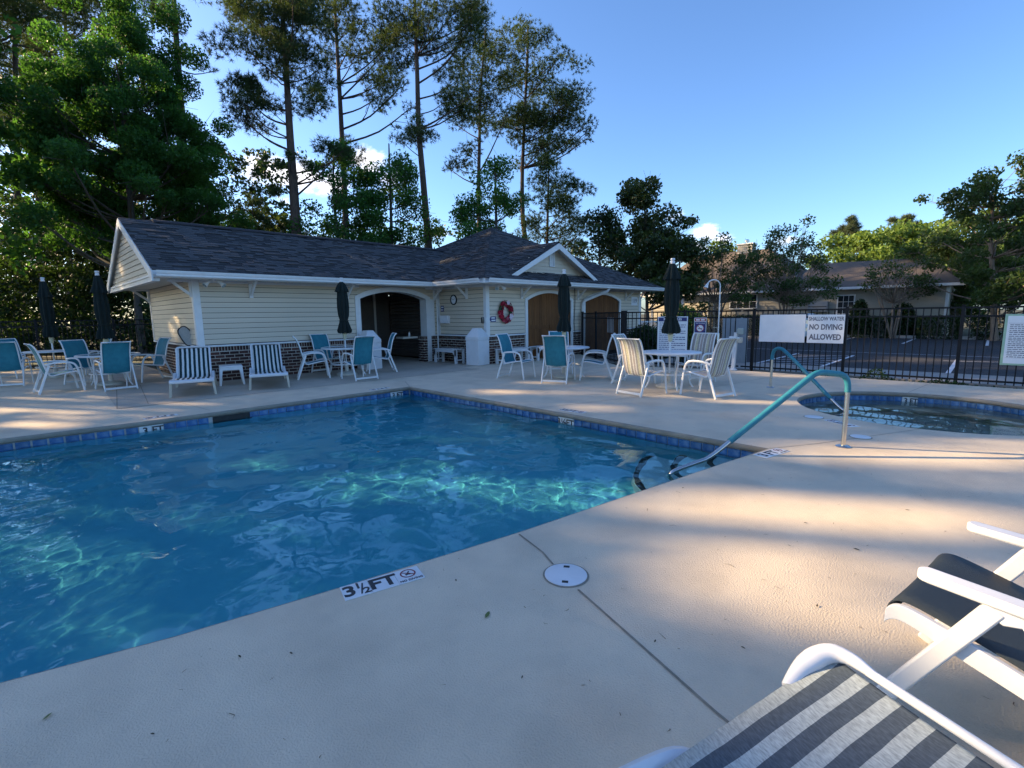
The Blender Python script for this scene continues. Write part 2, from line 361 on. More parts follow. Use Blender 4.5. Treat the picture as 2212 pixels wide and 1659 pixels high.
# ground with the pool pit cut out
ground = sheet('ground', [(-400, -400), (400, -400), (400, 400), (-400, 400)], [offset_poly(POOL, .5), [(SPA_C[0] + 2.1 * math.cos(2 * math.pi * k / 24), SPA_C[1] + 2.1 * math.sin(2 * math.pi * k / 24)) for k in range(24)]], -.12, soil_m)
DECK_OUT = [(-16, -9), (13.12, -9), (13.12, 4.6), (12.35, 7.8), (14.9, 11.0), (14.9, 13.6), (3.0, 13.6), (3.0, 21.5), (-16, 21.5)]
deck = sheet('deck', DECK_OUT, [POOL, SPA], 0.0, deck_m)
mb = MB()
for i in range(len(DECK_OUT)):
    a, b = DECK_OUT[i], DECK_OUT[(i + 1) % len(DECK_OUT)]
    mb.quad((a[0], a[1], 0), (b[0], b[1], 0), (b[0], b[1], -.13), (a[0], a[1], -.13))
mb.build('slab_edge', walk_m, deck)
# older, browner patio strip along the bathhouse
patio = sheet('patio', [(1.15, 10.72), (9.2, 10.35), (9.2, 11.05), (11.9, 11.05), (11.9, 13.5), (3.02, 13.5), (3.02, 20), (1.6, 20)], [], .004, patio_m)
# porch floor inside the arch is part of the house
# ---- coping and basin
def ring(mb, P, prof, close=True):
    n = len(P); rows = [[(p[0], p[1], z) for p in offset_poly(P, d)] for d, z in prof]
    for a, b in zip(rows[:-1], rows[1:]):
        for i in range(n): mb.quad(a[i], a[(i + 1) % n], b[(i + 1) % n], b[i])
basin = bpy.data.objects.new('swimming_pool', None); col.objects.link(basin); tag(basin, kind='structure')
spa = bpy.data.objects.new('spa_pool', None); col.objects.link(spa); tag(spa, kind='structure')
for P, root in ((POOL, basin), (SPA, spa)):
    mb = MB(); ring(mb, P, [(.0, .0005), (-.012, -.004), (-.022, -.014), (-.026, -.03), (-.024, -.05), (-.014, -.066), (.012, -.075), (.034, -.076)])
    mb.build('coping', coping_m, root, smooth=True, ang=60)
    mb = MB(); ring(mb, P, [(.030, -.074), (.030, -.262)]); mb.build('tile_backing', grout_m, root)
def floor_z(x):
    return -1.22 + .10 * min(1, max(0, (x - 3.5) / 2.0)) - .25 * min(1, max(0, (1.0 - x) / 6))
# basin walls and floor
mb = MB(); P = offset_poly(POOL, .020); n = len(P)
for i in range(n):
    a, b = P[i], P[(i + 1) % n]
    mb.quad((a[0], a[1], -.258), (b[0], b[1], -.258), (b[0], b[1], -1.9), (a[0], a[1], -1.9))
mb.build('basin_wall', plaster_m, basin)
xs = np.linspace(-9, 6.3, 60); ys = np.linspace(1.2, 10, 6)
v = np.array([(x, y, floor_z(x)) for x in xs for y in ys]); f = np.array([(i * 6 + j, (i + 1) * 6 + j, (i + 1) * 6 + j + 1, i * 6 + j + 1) for i in range(59) for j in range(5)])
np_mesh('basin_floor', v, f, plaster_m, basin, smooth=True)
mb = MB(); mb.lathe([(SPA_R + .02, -.258), (SPA_R + .02, -.95), (0.001, -.95)], 48, (SPA_C[0], SPA_C[1], 0), caps=False); mb.build('basin_wall', spapl_m, spa)
mb = MB(); mb.lathe([(SPA_R + .01, -.55), (SPA_R - .42, -.55), (SPA_R - .45, -.60), (SPA_R - .45, -.95)], 48, (SPA_C[0], SPA_C[1], 0), caps=False); mb.build('bench', spapl_m, spa)
# curved entry steps in the corner, with dark tiled nosings
C0 = Vector((5.80, 1.70)); rads = [(.62, -.34), (1.02, -.60), (1.46, -.86)]
def arc(r, z, n=26, a0=88, a1=176): return [(C0.x + r * math.cos(R(a0 + (a1 - a0) * k / n)), C0.y + r * math.sin(R(a0 + (a1 - a0) * k / n)), z) for k in range(n + 1)]
for r, z in rads:
    mb = MB(); A = arc(r, z); B = arc(r, -1.3)
    for i in range(len(A) - 1):
        mb.quad(A[i], A[i + 1], B[i + 1], B[i]); mb.add([A[i], A[i + 1], (C0.x, C0.y, z)], [(0, 1, 2)])
    mb.build('step', steppl_m, basin)
nos = MB(); nos.box((0, -.024, 0), (.072, .024, .006)); nosing = nos.mesh('nosing_tile')
nosm = pm('nosing_tile', (.035, .022, .020), (.055, .035, .03), 12, rough=.3, randc=.3); nosing.materials.append(nosm)
for r, z in rads:
    cnt = int(r * R(88) / .05)
    for k in range(cnt):
        a = R(88 + 88 * (k + .5) / cnt); o = link('nosing_tile', nosing, None, basin)
        o.location = (C0.x + (r - .078) * math.cos(a), C0.y + (r - .078) * math.sin(a), z + .001); o.rotation_euler = (0, 0, a)
# waterline tiles, one by one
TW, TH = .1515, .150
tmb = MB(); tmb.box((-TW / 2 + .0035, 0, -TH), (TW / 2 - .0035, .011, 0)); tile_me = tmb.mesh('tile'); tile_me.materials.append(tile_m)
wt = MB(); wt.box((-TW / 2 + .002, 0, -TH), (TW / 2 - .002, .0125, 0)); wtile_me = wt.mesh('marker_tile'); wtile_me.materials.append(white_tile_m)
def run_tiles(a, b, root, markers=(), skip=()):
    a, b = Vector((a[0], a[1], 0)), Vector((b[0], b[1], 0)); L = (b - a).length; d = (b - a).normalized(); nrm = Vector((-d.y, d.x, 0))
    cnt = int(L / TW); ang = math.atan2(d.y, d.x); mk = {}
    for dist, txts in markers:
        k0 = int(dist / TW)
        for q, t in enumerate(txts): mk[k0 + q] = t
    for k in range(cnt):
        s = (k + .5) * L / cnt
        if any(u0 < s < u1 for u0, u1 in skip): continue
        p = a + d * s - nrm * .0298; p.z = -.082
        o = link('marker_tile' if k in mk else 'tile', wtile_me if k in mk else tile_me, None, root)
        o.location = p; o.rotation_euler = (0, 0, ang)
        if k in mk and mk[k]:
            text(mk[k], .14, ink_m, o, frame((0, .0135, -.075), (-1, 0, 0), (0, 0, 1)), bold=.004)
far_a, far_b = POOL[2], POOL[3]
run_tiles(POOL[0], POOL[1], basin)
run_tiles(POOL[1], POOL[2], basin, markers=[(.30, ['FT', '3½'])])
run_tiles(POOL[2], POOL[3], basin, markers=[(.16, ['FT', '3'])])
run_tiles(POOL[3], POOL[4], basin, skip=[(.42, 1.02)], markers=[(1.68, ['FT', '3'])])
run_tiles(POOL[4], POOL[5], basin)
run_tiles(POOL[5], POOL[6], basin)
for i in range(8, 17):
    a, b = POOL[i], POOL[(i + 1) % 17]
    if a[0] > -2: run_tiles(a, b, basin)
for k in range(48):
    a0 = 2 * math.pi * k / 48; a1 = 2 * math.pi * (k + 1) / 48
    A = (SPA_C[0] + SPA_R * math.cos(a0), SPA_C[1] + SPA_R * math.sin(a0)); B = (SPA_C[0] + SPA_R * math.cos(a1), SPA_C[1] + SPA_R * math.sin(a1))
    mid = (a0 + a1) / 2; r_in = SPA_R + .0298
    for half in (.25, .75):
        aa = a0 + (a1 - a0) * half
        wm = (k == 1)
        o = link('marker_tile' if wm else 'tile', wtile_me if wm else tile_me, None, spa)
        o.location = (SPA_C[0] + r_in * math.cos(aa), SPA_C[1] + r_in * math.sin(aa), -.082); o.rotation_euler = (0, 0, aa + math.pi / 2); o.scale = (.735, 1, 1)
        if wm: text('FT' if half < .5 else '3', .14, ink_m, o, frame((0, .0135, -.075), (-1, 0, 0), (0, 0, 1)), bold=.004)
# skimmer mouth in the far wall
sk = (Vector(POOL[3]) - Vector(POOL[4])); sk.normalize()
p0 = Vector(POOL[3]) - sk * .42; p1 = Vector(POOL[3]) - sk * 1.02
mb = MB(); mb.quad((p0.x, p0.y + .034, -.08), (p1.x, p1.y + .034, -.08), (p1.x, p1.y + .028, -.30), (p0.x, p0.y + .028, -.30)); mb.build('skimmer_mouth', dark_m, basin, loc=(0, -.012, 0))
# ---- water: a rippled body that fills the basin
def water_body(name, P, z, x0, x1, y0, y1, step, bottom, amp, seed, m, root_kind='structure'):
    rg = np.random.default_rng(seed)
    xs = np.arange(x0, x1 + step, step); ys = np.arange(y0, y1 + step, step); X, Y = np.meshgrid(xs, ys, indexing='ij')
    Z = np.zeros_like(X)
    for k in range(64):
        lam = np.exp(rg.uniform(np.log(.10), np.log(1.3))); th = rg.normal(R(60), 1.0); ph = rg.uniform(0, 6.28)
        kx, ky = 2 * np.pi / lam * np.cos(th), 2 * np.pi / lam * np.sin(th)
        # gusts: ripples stronger in some patches
        g = .55 + .45 * np.sin(X * rg.uniform(.3, .9) + Y * rg.uniform(.3, .9) + rg.uniform(0, 6.28))
        Z += amp * lam ** 1.15 * g * np.sin(kx * X + ky * Y + ph)
    nx, ny = X.shape; V = np.stack([X, Y, Z + z], -1).reshape(-1, 3)
    idx = np.arange(nx * ny).reshape(nx, ny)
    F = np.stack([idx[:-1, :-1], idx[1:, :-1], idx[1:, 1:], idx[:-1, 1:]], -1).reshape(-1, 4)
    # skirt and bottom close the body
    per = np.concatenate([idx[:, 0], idx[-1, 1:], idx[-2::-1, -1], idx[0, -2:0:-1]])
    base = len(V); Vb = V[per].copy(); Vb[:, 2] = bottom; V = np.vstack([V, Vb]); m_ = len(per); j = np.arange(m_); j2 = (j + 1) % m_
    S = np.stack([per[j2], per[j], base + j, base + j2], -1)
    bq = np.array([[base, base + 2 * (nx - 1) + ny - 1, base + nx - 1 + ny - 1, base + nx - 1]])
    o = np_mesh(name, V, np.vstack([F, S]), m, None, smooth=True)
    bm = bmesh.new(); bm.from_mesh(o.data); bm.verts.ensure_lookup_table()
    bmesh.ops.contextual_create(bm, geom=[bm.verts[base + i] for i in range(m_)])
    bmesh.ops.recalc_face_normals(bm, faces=bm.faces)
    for fc in bm.faces: fc.smooth = abs(fc.normal.z) > .5
    bm.to_mesh(o.data); bm.free()
    return tag(o, kind=root_kind)
wm, n_, o_ = nt('pool_water'); L_ = n_.links.new
gl = N(n_, 'ShaderNodeBsdfGlass', {'Color': (.63, .90, .95, 1), 'Roughness': 0.0, 'IOR': 1.333}); L_(gl.outputs[0], o_.inputs['Surface'])
wm2, n_, o_ = nt('spa_water'); L_ = n_.links.new
gl = N(n_, 'ShaderNodeBsdfGlass', {'Color': (.80, .92, .92, 1), 'Roughness': 0.0, 'IOR': 1.333}); L_(gl.outputs[0], o_.inputs['Surface'])
pool_water = water_body('pool_water', POOL, WATER_Z, -8.6, 6.05, 1.4, 9.6, .036, -1.75, .0024, 5, wm)
spa_water = water_body('spa_water', SPA, WATER_Z, SPA_C[0] - 1.78, SPA_C[0] + 1.78, SPA_C[1] - 1.78, SPA_C[1] + 1.78, .04, -1.1, .0014, 9, wm2)
sun.cycles.is_caustics_light = True
for o in (pool_water, spa_water): o.cycles.is_caustics_caster = True
for o in list(basin.children) + list(spa.children): o.cycles.is_caustics_receiver = True
# ================================================================== BATHHOUSE
X0, Y0, Y1, XC, YW, XR, YB = 3.11, 13.47, 18.48, 10.24, 11.105, 19.34, 19.75
BR, EZ, OV = .847, 2.43, .778                     # brick height, soffit level, overhang
EX0, EY0, EXC, EYW, EXR = 2.22, Y0 - OV, XC - OV, YW - OV, XR + .61
EAVE = 2.555; RY = (Y0 + Y1) / 2; SL = (4.06 - EAVE) / (RY - EY0); WS = .503
APX, APY = (EXC + EXR) / 2, EYW + (EXR - EXC) / 2 * .985; APZ = EAVE + WS * (APY - EYW)
house = thing('bathhouse', 'beige pool bathhouse with dark shingle roof, brick base and cedar arched doors', 'bathhouse', (X0, Y0, 0))
HB = house
def hp(mb, name, m, parent=None, **kw):
    """part of the bathhouse, modelled in world coordinates"""
    o = mb.build(name, m, parent or HB, **kw)
    if parent is None: o.location = Vector((-X0, -Y0, 0)) + Vector(o.location)
    return o
class Counter: n = 0
# --- wall cores (mortar below, dark lap-shade sheet above), thick
WT = .14
def arch_top(x, x0, x1, zs, zt):
    """height of a segmental arch opening at x"""
    t = (x - (x0 + x1) / 2) / ((x1 - x0) / 2); rise = zt - zs; half = (x1 - x0) / 2
    rad = (half * half + rise * rise) / (2 * rise); return zt - rad + math.sqrt(max(0, rad * rad - (t * half) ** 2))
ARCH = (7.33, 9.70, 2.05, 2.275)                    # porch opening: x0, x1, spring, crown
D1 = (12.08, 14.42, 1.98, 2.235); D2 = (15.30, 17.66, 1.98, 2.235)
def core_front(xa, xb, y, opens, name):
    """front-facing wall core at plane y between xa and xb with arched openings"""
    cuts = [xa]
    for (a, b, zs, zt) in opens: cuts += [a, b]
    cuts.append(xb)
    mb = MB()
    for i in range(0, len(cuts), 2): mb.box((cuts[i], y, 0), (cuts[i + 1], y + WT, EZ))
    for (a, b, zs, zt) in opens:
        k = 16; poly = [(a + (b - a) * i / k, y, arch_top(a + (b - a) * i / k, a, b, zs, zt)) for i in range(k + 1)]
        for p, q in zip(poly[:-1], poly[1:]):
            mb.add([p, q, (q[0], y, EZ), (p[0], y, EZ), (p[0], y + WT, p[2]), (q[0], y + WT, q[2]), (q[0], y + WT, EZ), (p[0], y + WT, EZ)], [(0, 1, 2, 3), (4, 7, 6, 5), (0, 4, 5, 1)])
    return hp(mb, name, mortar_m)
core_front(X0, XC, Y0, [ARCH], 'wall'); core_front(XC, XR, YW, [D1, D2], 'wall')
for a, b in (((X0, Y0 + WT, 0), (X0 + WT, Y1, EZ)), ((X0, Y1 - WT, 0), (XC, Y1, EZ)), ((XC, YW + WT, 0), (XC + WT, Y0, EZ)), ((XR - WT, YW + WT, 0), (XR, YB, EZ)), ((XC, YB - WT, 0), (XR - WT, YB, EZ)), ((XC, Y1, 0), (XC + WT, YB - WT, EZ))):
    hp(MB().box(a, b), 'wall', mortar_m)
# --- lap siding, each board a piece
EXPO = .1262; BZ = BR + .055; rows = int((EZ - BZ) / EXPO) + 1
def board(length, m):
    me = MB().prism([(0, .003, .013), (0, .028, .010), (0, .016, EXPO), (0, .003, EXPO)], (length, 0, 0)).mesh('siding_board'); me.materials.append(m); return me
def lay(p, ang, length, m=None):
    if length < .03: return
    o = link('siding_board', board(length, m or siding_m), None, HB); o.location = Vector(p) - Vector((X0, Y0, 0)); o.rotation_euler = (0, 0, ang)
    return o
def side_front(xa, xb, y, opens, frame_w):
    for r_ in range(rows):
        z = BZ + r_ * EXPO; segs = [(xa, xb)]
        for (a, b, zs, zt) in opens:
            zc = z + EXPO * .4; a2, b2 = a - frame_w * .6, b + frame_w * .6
            if zc < zs: cut = (a2, b2)
            else:
                # arch outline, a little outside the opening
                half = (b - a) / 2; best = 0
                for k in range(60):
                    xx = half * k / 59
                    if arch_top((a + b) / 2 + xx, a, b, zs, zt) + frame_w * .6 > zc: best = xx
                cut = ((a + b) / 2 - best, (a + b) / 2 + best) if best > 0 else None
            if cut:
                ns = []
                for s0, s1 in segs:
                    if cut[0] > s0: ns.append((s0, min(s1, cut[0])))
                    if cut[1] < s1: ns.append((max(s0, cut[1]), s1))
                segs = ns
        for s0, s1 in segs: lay((s1, y, z), math.pi, s1 - s0)
lap_shade_m = pm('lap_shade_dark', (.05, .045, .04), (.04, .036, .032), 6, rough=.9)  # dark sheet behind the boards, standing in for shade under each lap
for xa, xb, y_, ops in ((X0 + .01, XC - .01, Y0, [ARCH]), (XC + .01, XR - .01, YW, [D1, D2])):
    cuts = [xa]
    for o_ in ops: cuts += [o_[0] - .05, o_[1] + .05]
    cuts.append(xb)
    for i in range(0, len(cuts), 2): hp(MB().box((cuts[i], y_ - .0025, BR + .01), (cuts[i + 1], y_ - .0005, EZ - .002)), 'lap_shade', lap_shade_m)
hp(MB().box((X0 - .0025, Y0, BR + .01), (X0 - .0005, Y1, EZ - .002)), 'lap_shade', lap_shade_m); hp(MB().box((XC - .0025, YW, BR + .01), (XC - .0005, Y0, EZ - .002)), 'lap_shade', lap_shade_m)
side_front(X0 + .06, XC - .02, Y0, [ARCH], .16)
side_front(XC + .1, XR - .1, YW, [D1, D2], .12)
for r_ in range(rows):
    z = BZ + r_ * EXPO
    lay((X0, Y0 + .06, z), math.pi / 2, Y1 - Y0 - .12)
    lay((XC, YW + .1, z), math.pi / 2, Y0 - YW - .12)
# --- trim: corner boards, brick sill, frieze
def trim_box(a, b, name='corner_board', bev=.004): return hp(MB().box(a, b), name, trim_m, bevel=bev)
trim_box((X0 - .034, Y0 - .034, BR), (X0 + .12, Y0 + .003, EZ)); trim_box((X0 - .0345, Y0 + .0035, BR), (X0 + .003, Y0 + .10, EZ))
trim_box((X0 - .034, Y1 - .10, BR), (X0 + .003, Y1 + .02, EZ))
trim_box((XC - .034, YW - .034, BR), (XC + .11, YW + .003, EZ)); trim_box((XC - .0345, YW + .0035, BR), (XC + .003, YW + .09, EZ))
trim_box((XR - .11, YW - .034, BR), (XR + .022, YW + .003, EZ)); trim_box((XC - .10, Y0 - .034, BR), (XC - .0005, Y0 + .003, EZ)); trim_box((XC - .034, Y0 - .08, BR), (XC + .003, Y0 - .035, EZ))
for a, b in [((X0 - .03, Y0 - .045, BR), (ARCH[0] - .17, Y0 + .005, BR + .045)), ((ARCH[1] + .33, Y0 - .045, BR), (XC - .04, Y0 + .005, BR + .045)), ((X0 - .045, Y0 - .044, BR), (X0 + .005, Y1, BR + .045)),
             ((XC - .045, YW - .044, BR), (XC + .005, Y0 - .036, BR + .045)), ((XC + .0055, YW - .045, BR), (D1[0] - .12, YW + .005, BR + .045)), ((D1[1] + .12, YW - .035, BR), (D2[0] - .12, YW + .005, BR + .045)), ((D2[1] + .12, YW - .035, BR), (XR + .02, YW + .005, BR + .045))]:
    hp(MB().box(a, b), 'sill', trim_m, bevel=.006)
for a, b in [((X0 + .13, Y0 - .033, EZ - .06), (ARCH[0] - .0, Y0 - .0, EZ)), ((ARCH[1], Y0 - .033, EZ - .06), (XC - .11, Y0, EZ)), ((XC - .033, YW + .1, EZ - .06), (XC, Y0 - .09, EZ)), ((XC + .12, YW - .033, EZ - .06), (XR - .12, YW, EZ))]:
    hp(MB().box(a, b), 'frieze', trim_m)
# --- arch surrounds
def arch_frame(o, y, w, depth, zb, name, m=trim_m, reveal=.0):
    a, b, zs, zt = o; k = 18
    inn = [(a, zb)] + [(a + (b - a) * i / k, arch_top(a + (b - a) * i / k, a, b, zs, zt)) for i in range(k + 1)] + [(b, zb)]
    out = [(a - w, zb), (a - w, zs + w * .45)] + [(a + (b - a) * i / k, arch_top(a + (b - a) * i / k, a, b, zs, zt) + w * (.86 + .14 * abs(i - k / 2) / k)) for i in range(1, k)] + [(b + w, zs + w * .45), (b + w, zb)]
    mb = MB()
    for i in range(len(inn) - 1):
        p, q, r_, s_ = inn[i], inn[i + 1], out[i + 1], out[i]
        mb.add([(p[0], y, p[1]), (q[0], y, q[1]), (r_[0], y, r_[1]), (s_[0], y, s_[1]), (p[0], y + depth, p[1]), (q[0], y + depth, q[1]), (r_[0], y + depth, r_[1]), (s_[0], y + depth, s_[1])],
               [(0, 1, 2, 3), (7, 6, 5, 4), (0, 4, 5, 1), (2, 6, 7, 3)])
    return hp(mb, name, m)
arch_frame(ARCH, Y0 - .05, .16, .34, BR if False else 0.0, 'arch_surround')
arch_frame(D1, YW - .045, .12, .10, 0, 'door_surround'); arch_frame(D2, YW - .045, .12, .10, 0, 'door_surround')
hp(MB().box((ARCH[1] - .005, Y0 - .052, BR), (ARCH[1] + .32, Y0 + .32, 2.06)), 'porch_post', trim_m, bevel=.006)
# --- cedar doors: two leaves of vertical boards each
def cedar_door(o, y):
    a, b, zs, zt = o; nb = 18; w = (b - a) / nb
    for i in range(nb):
        xa, xb = a + i * w + .003, a + (i + 1) * w - .003
        if i == nb // 2: xa += .006
        dy = rnd.uniform(-.003, .003)
        za, zb_ = arch_top(xa, a, b, zs, zt), arch_top(xb, a, b, zs, zt)
        mb = MB(); mb.prism([(xa, y + dy, .02), (xb, y + dy, .02), (xb, y + dy, zb_), (xa, y + dy, za)], (0, .03, 0)); hp(mb, 'door_board', cedar_m)
    for z in (.42, 1.02): hp(MB().box((a, y - .026, z), ((a + b) / 2 - .012, y - .004, z + .13)), 'door_rail', cedar_m); hp(MB().box(((a + b) / 2 + .012, y - .026, z), (b, y - .004, z + .13)), 'door_rail', cedar_m)
    hp(MB().box((a, y + .04, 0), (b, y + .06, zt)), 'door_back', dark_m)
cedar_door(D1, YW + .03); cedar_door(D2, YW + .03)
# --- brickwork
BW, BH, BG = .200, .0645, .0155
bk = MB().box((-BW / 2, -.005, 0), (BW / 2, .05, BH)); rk = MB().box((-.0265, -.005, 0), (.0265, .05, .103))
brick_vars = []; row_vars = []
for k in range(6):
    me = bk.mesh('brick'); me.materials.append(brick_m); a_ = me.attributes.new('tone', 'FLOAT', 'FACE'); a_.data.foreach_set('value', [rnd.random()] * 6); brick_vars.append(me)
    me = rk.mesh('brick'); me.materials.append(brick_m); a_ = me.attributes.new('tone', 'FLOAT', 'FACE'); a_.data.foreach_set('value', [rnd.uniform(0, .7)] * 6); row_vars.append(me)
half_me = MB().box((-BW / 4 + .003, -.005, 0), (BW / 4 - .003, .05, BH)).mesh('brick'); half_me.materials.append(brick_m); _a = half_me.attributes.new('tone', 'FLOAT', 'FACE'); _a.data.foreach_set('value', [.4] * 6)
brick_list = []
def brick_face(origin, ang, length):
    """bricks on a wall face that starts at origin and runs along angle ang; face looks to the right of the run"""
    d = Vector((math.cos(ang), math.sin(ang), 0)); z0 = .004; courses = 9; ch = (BR - .118) / courses
    for c in range(courses):
        off = 0 if c % 2 == 0 else -(BW + BG) / 2; s = off
        while s < length - .02:
            e = s + BW; a0, a1 = max(s, 0), min(e, length); w = a1 - a0
            if w > .06:
                kind = 'full' if w > BW * .9 else 'half'
                brick_list.append((kind, Vector(origin) + d * ((a0 + a1) / 2) + Vector((0, 0, z0 + c * ch)), ang, w))
            s = e + BG
    nr = int(length / .0665)
    for k in range(nr): brick_list.append(('row', Vector(origin) + d * ((k + .5) * length / nr) + Vector((0, 0, BR - .107)), ang, .058))
brick_face((X0, Y0, 0), 0, ARCH[0] - .17 - X0)
brick_face((XC, YW, 0), 0, D1[0] - .13 - XC)
n_first = len(brick_list)
brick_face((ARCH[1] - .13, Y0 - .03, 0), 0, XC - ARCH[1] + .13)
brick_face((XC, Y0 - .0, 0), -math.pi / 2, Y0 - YW)
brick_face((X0, Y1, 0), -math.pi / 2, Y1 - Y0)
brick_face((D1[1] + .13, YW, 0), 0, D2[0] - D1[1] - .26)
brick_face((D2[1] + .13, YW, 0), 0, XR - D2[1] - .13)
hp(MB().box((ARCH[1] - .13, Y0 - .03, 0), (XC, Y0 + .30, BR - .001)), 'pier_core', mortar_m)
brick_face((ARCH[1] - .13, Y0 + .30, 0), -math.pi / 2, .33)
porch_shade_m = pm('porch_shade', (.13, .105, .09), (.10, .085, .075), 4, rough=.7)  # siding colour darkened to put the porch's shade into the material
rest_v, rest_f, rest_t = [], [], []
used = 0
for kind, p, ang, w in brick_list:
    if kind == 'full': me = brick_vars[rnd.randrange(6)]
    elif kind == 'row': me = row_vars[rnd.randrange(6)]
    else: me = half_me
    jit = Vector((rnd.uniform(-.002, .002), rnd.uniform(-.002, .002), rnd.uniform(-.0015, .0015)))
    if used < 290:
        o = link('brick', me, None, HB); o.location = p + jit - Vector((X0, Y0, 0)); o.rotation_euler = (0, 0, ang); used += 1
        if kind == 'half': o.scale = (w / (BW / 2 - .006), 1, 1)
    else:
        M_ = Matrix.Translation(p + jit) @ Matrix.Rotation(ang, 4, 'Z') @ Matrix.Diagonal((w / (BW / 2 - .006) if kind == 'half' else 1, 1, 1, 1))
        b0 = len(rest_v); rest_v += [tuple(M_ @ v_.co) for v_ in me.vertices]; rest_f += [tuple(i + b0 for i in f_.vertices) for f_ in me.polygons]; rest_t += [rnd.random()] * 6
o = np_mesh('brickwork', np.array(rest_v), np.array(rest_f), brick_m, HB, tone=np.array(rest_t)); o.location = (-X0, -Y0, 0); tag(o, kind='stuff')
# --- roof planes: shingles clipped to each face
def clip(poly, a, b):
    out = []
    for i in range(len(poly)):
        p, q = poly[i], poly[(i + 1) % len(poly)]
        sp = (b[0] - a[0]) * (p[1] - a[1]) - (b[1] - a[1]) * (p[0] - a[0]); sq = (b[0] - a[0]) * (q[1] - a[1]) - (b[1] - a[1]) * (q[0] - a[0])
        if sp >= 0: out.append(p)
        if (sp >= 0) != (sq >= 0):
            t = sp / (sp - sq); out.append((p[0] + (q[0] - p[0]) * t, p[1] + (q[1] - p[1]) * t))
    return out
sh_parts = []; SHN = [0]
stuff_v, stuff_f, stuff_t = [], [], []
def shingle_face(poly3, udir, near, expo=.143):
    """poly3: 3d points of a convex roof face, first point on the eave; udir along the eave"""
    P = [Vector(p) for p in poly3]; u = Vector(udir).normalized()
    nrm = (P[1] - P[0]).cross(P[2] - P[0]); nrm.normalize()
    if nrm.z < 0: nrm = -nrm
    vdir = nrm.cross(u)
    if vdir.z < 0: vdir = -vdir
    o_ = P[0]; pts = [((p - o_).dot(u), (p - o_).dot(vdir)) for p in P]
    ar = sum(pts[i][0] * pts[(i + 1) % len(pts)][1] - pts[(i + 1) % len(pts)][0] * pts[i][1] for i in range(len(pts)))
    if ar < 0: pts = pts[::-1]
    umin, umax = min(p[0] for p in pts), max(p[0] for p in pts); vmax = max(p[1] for p in pts)
    hp(MB().prism([p - nrm * .02 for p in P], nrm * -.05), 'roof_deck', shinglebase_m)
    r_ = 0; v = -.02
    while v < vmax:
        s = umin - rnd.uniform(0, .5)
        while s < umax:
            w = rnd.choice((.14, .17, .2, .24, .28, .33)); thick = rnd.random() < .52
            tone = (rnd.uniform(.55, 1.0) if thick else rnd.uniform(.0, .45))
            lift = .019 if thick else .002
            q = [(s, v), (s + w - .003, v), (s + w - .003, v + expo + .02), (s, v + expo + .02)]
            for i in range(len(pts)):
                if len(q) < 3: break
                q = clip(q, pts[i], pts[(i + 1) % len(pts)])
            if len(q) >= 3:
                top = [o_ + u * a + vdir * b + nrm * (.004 + lift + .010 * (1 - (b - v) / expo)) for a, b in q]
                sh_parts.append((near, top, nrm, tone))
            s += w
        v += expo; r_ += 1
def MZ(y): return EAVE + SL * (y - EY0)
WSL = (APZ - EAVE) / (APX - EXC)
def WZL(x): return EAVE + WSL * (x - EXC)
VX = EXC + (MZ(RY) - EAVE) / WSL
shingle_face([(EX0, EY0, EAVE), (EXC, EY0, EAVE), (VX, RY, MZ(RY)), (EX0, RY, MZ(RY))], (1, 0, 0), 1)
BX = APX - (RY - APY) * (APX - EXC) / (EYW + (APY - EYW) * 2 - APY)
BEY = APY * 2 - EYW
shingle_face([(EXC, EYW, EAVE), (APX, APY, APZ), (BX, RY, WZL(BX)), (VX, RY, MZ(RY)), (EXC, EY0, EAVE)], (0, 1, 0), 0)
shingle_face([(EXC, BEY, EAVE), (EXC, 2 * RY - EY0, EAVE), (VX, RY, MZ(RY)), (BX, RY, WZL(BX))], (0, 1, 0), 0)
shingle_face([(EXC, EYW, EAVE), (EXR, EYW, EAVE), (APX, APY, APZ)], (1, 0, 0), 0)
for poly in ([(EXR, EYW, EAVE), (EXR, BEY, EAVE), (APX, APY, APZ)], [(EXR, BEY, EAVE), (EXC, BEY, EAVE), (APX, APY, APZ)], [(EX0, 2 * RY - EY0, EAVE), (EXC, 2 * RY - EY0, EAVE), (VX, RY, MZ(RY)), (EX0, RY, MZ(RY))]):
    P_ = [Vector(p) for p in poly]; nn = (P_[1] - P_[0]).cross(P_[2] - P_[0]).normalized()
    if nn.z < 0: nn = -nn
    hp(MB().prism(poly, nn * -.05), 'roof_slope', shingle_m)
# front cross gable
GX, GZ, GY = 13.16, 3.88, YW - .48; GS = .5; GYB = EYW + (GZ - EAVE) / WS
GL, GR = 10.86, 15.46
def GZs(x): return GZ - GS * abs(x - GX)
for sx, xe in ((-1, GL), (1, GR)):
    ze = GZs(xe); yb = EYW + (ze - EAVE) / WS
    poly = [(xe, GY, ze), (GX, GY, GZ), (GX, GYB + .1, GZ), (xe, max(GY + .1, yb), ze)]
    shingle_face([poly[0], poly[3], poly[2], poly[1]], (0, 1, 0), 0)
    # rake board and its soffit
    d = Vector((GX - xe, 0, GZ - ze)); d.normalize()
    hp(MB().prism([(xe - sx * -.0, GY - .03, ze - .02), (GX, GY - .03, GZ - .02), (GX, GY - .03, GZ - .215), (xe + sx * -.0, GY - .03, ze - .16)], (0, .03, 0)), 'rake_board', trim_m, bevel=.004)
    hp(MB().prism([(xe, GY, ze - .075), (GX, GY, GZ - .075), (GX, GY + .36, GZ - .075), (xe, GY + .36, ze - .075)], (0, 0, -.01)), 'rake_soffit', soffit_m)
GF = YW - .14
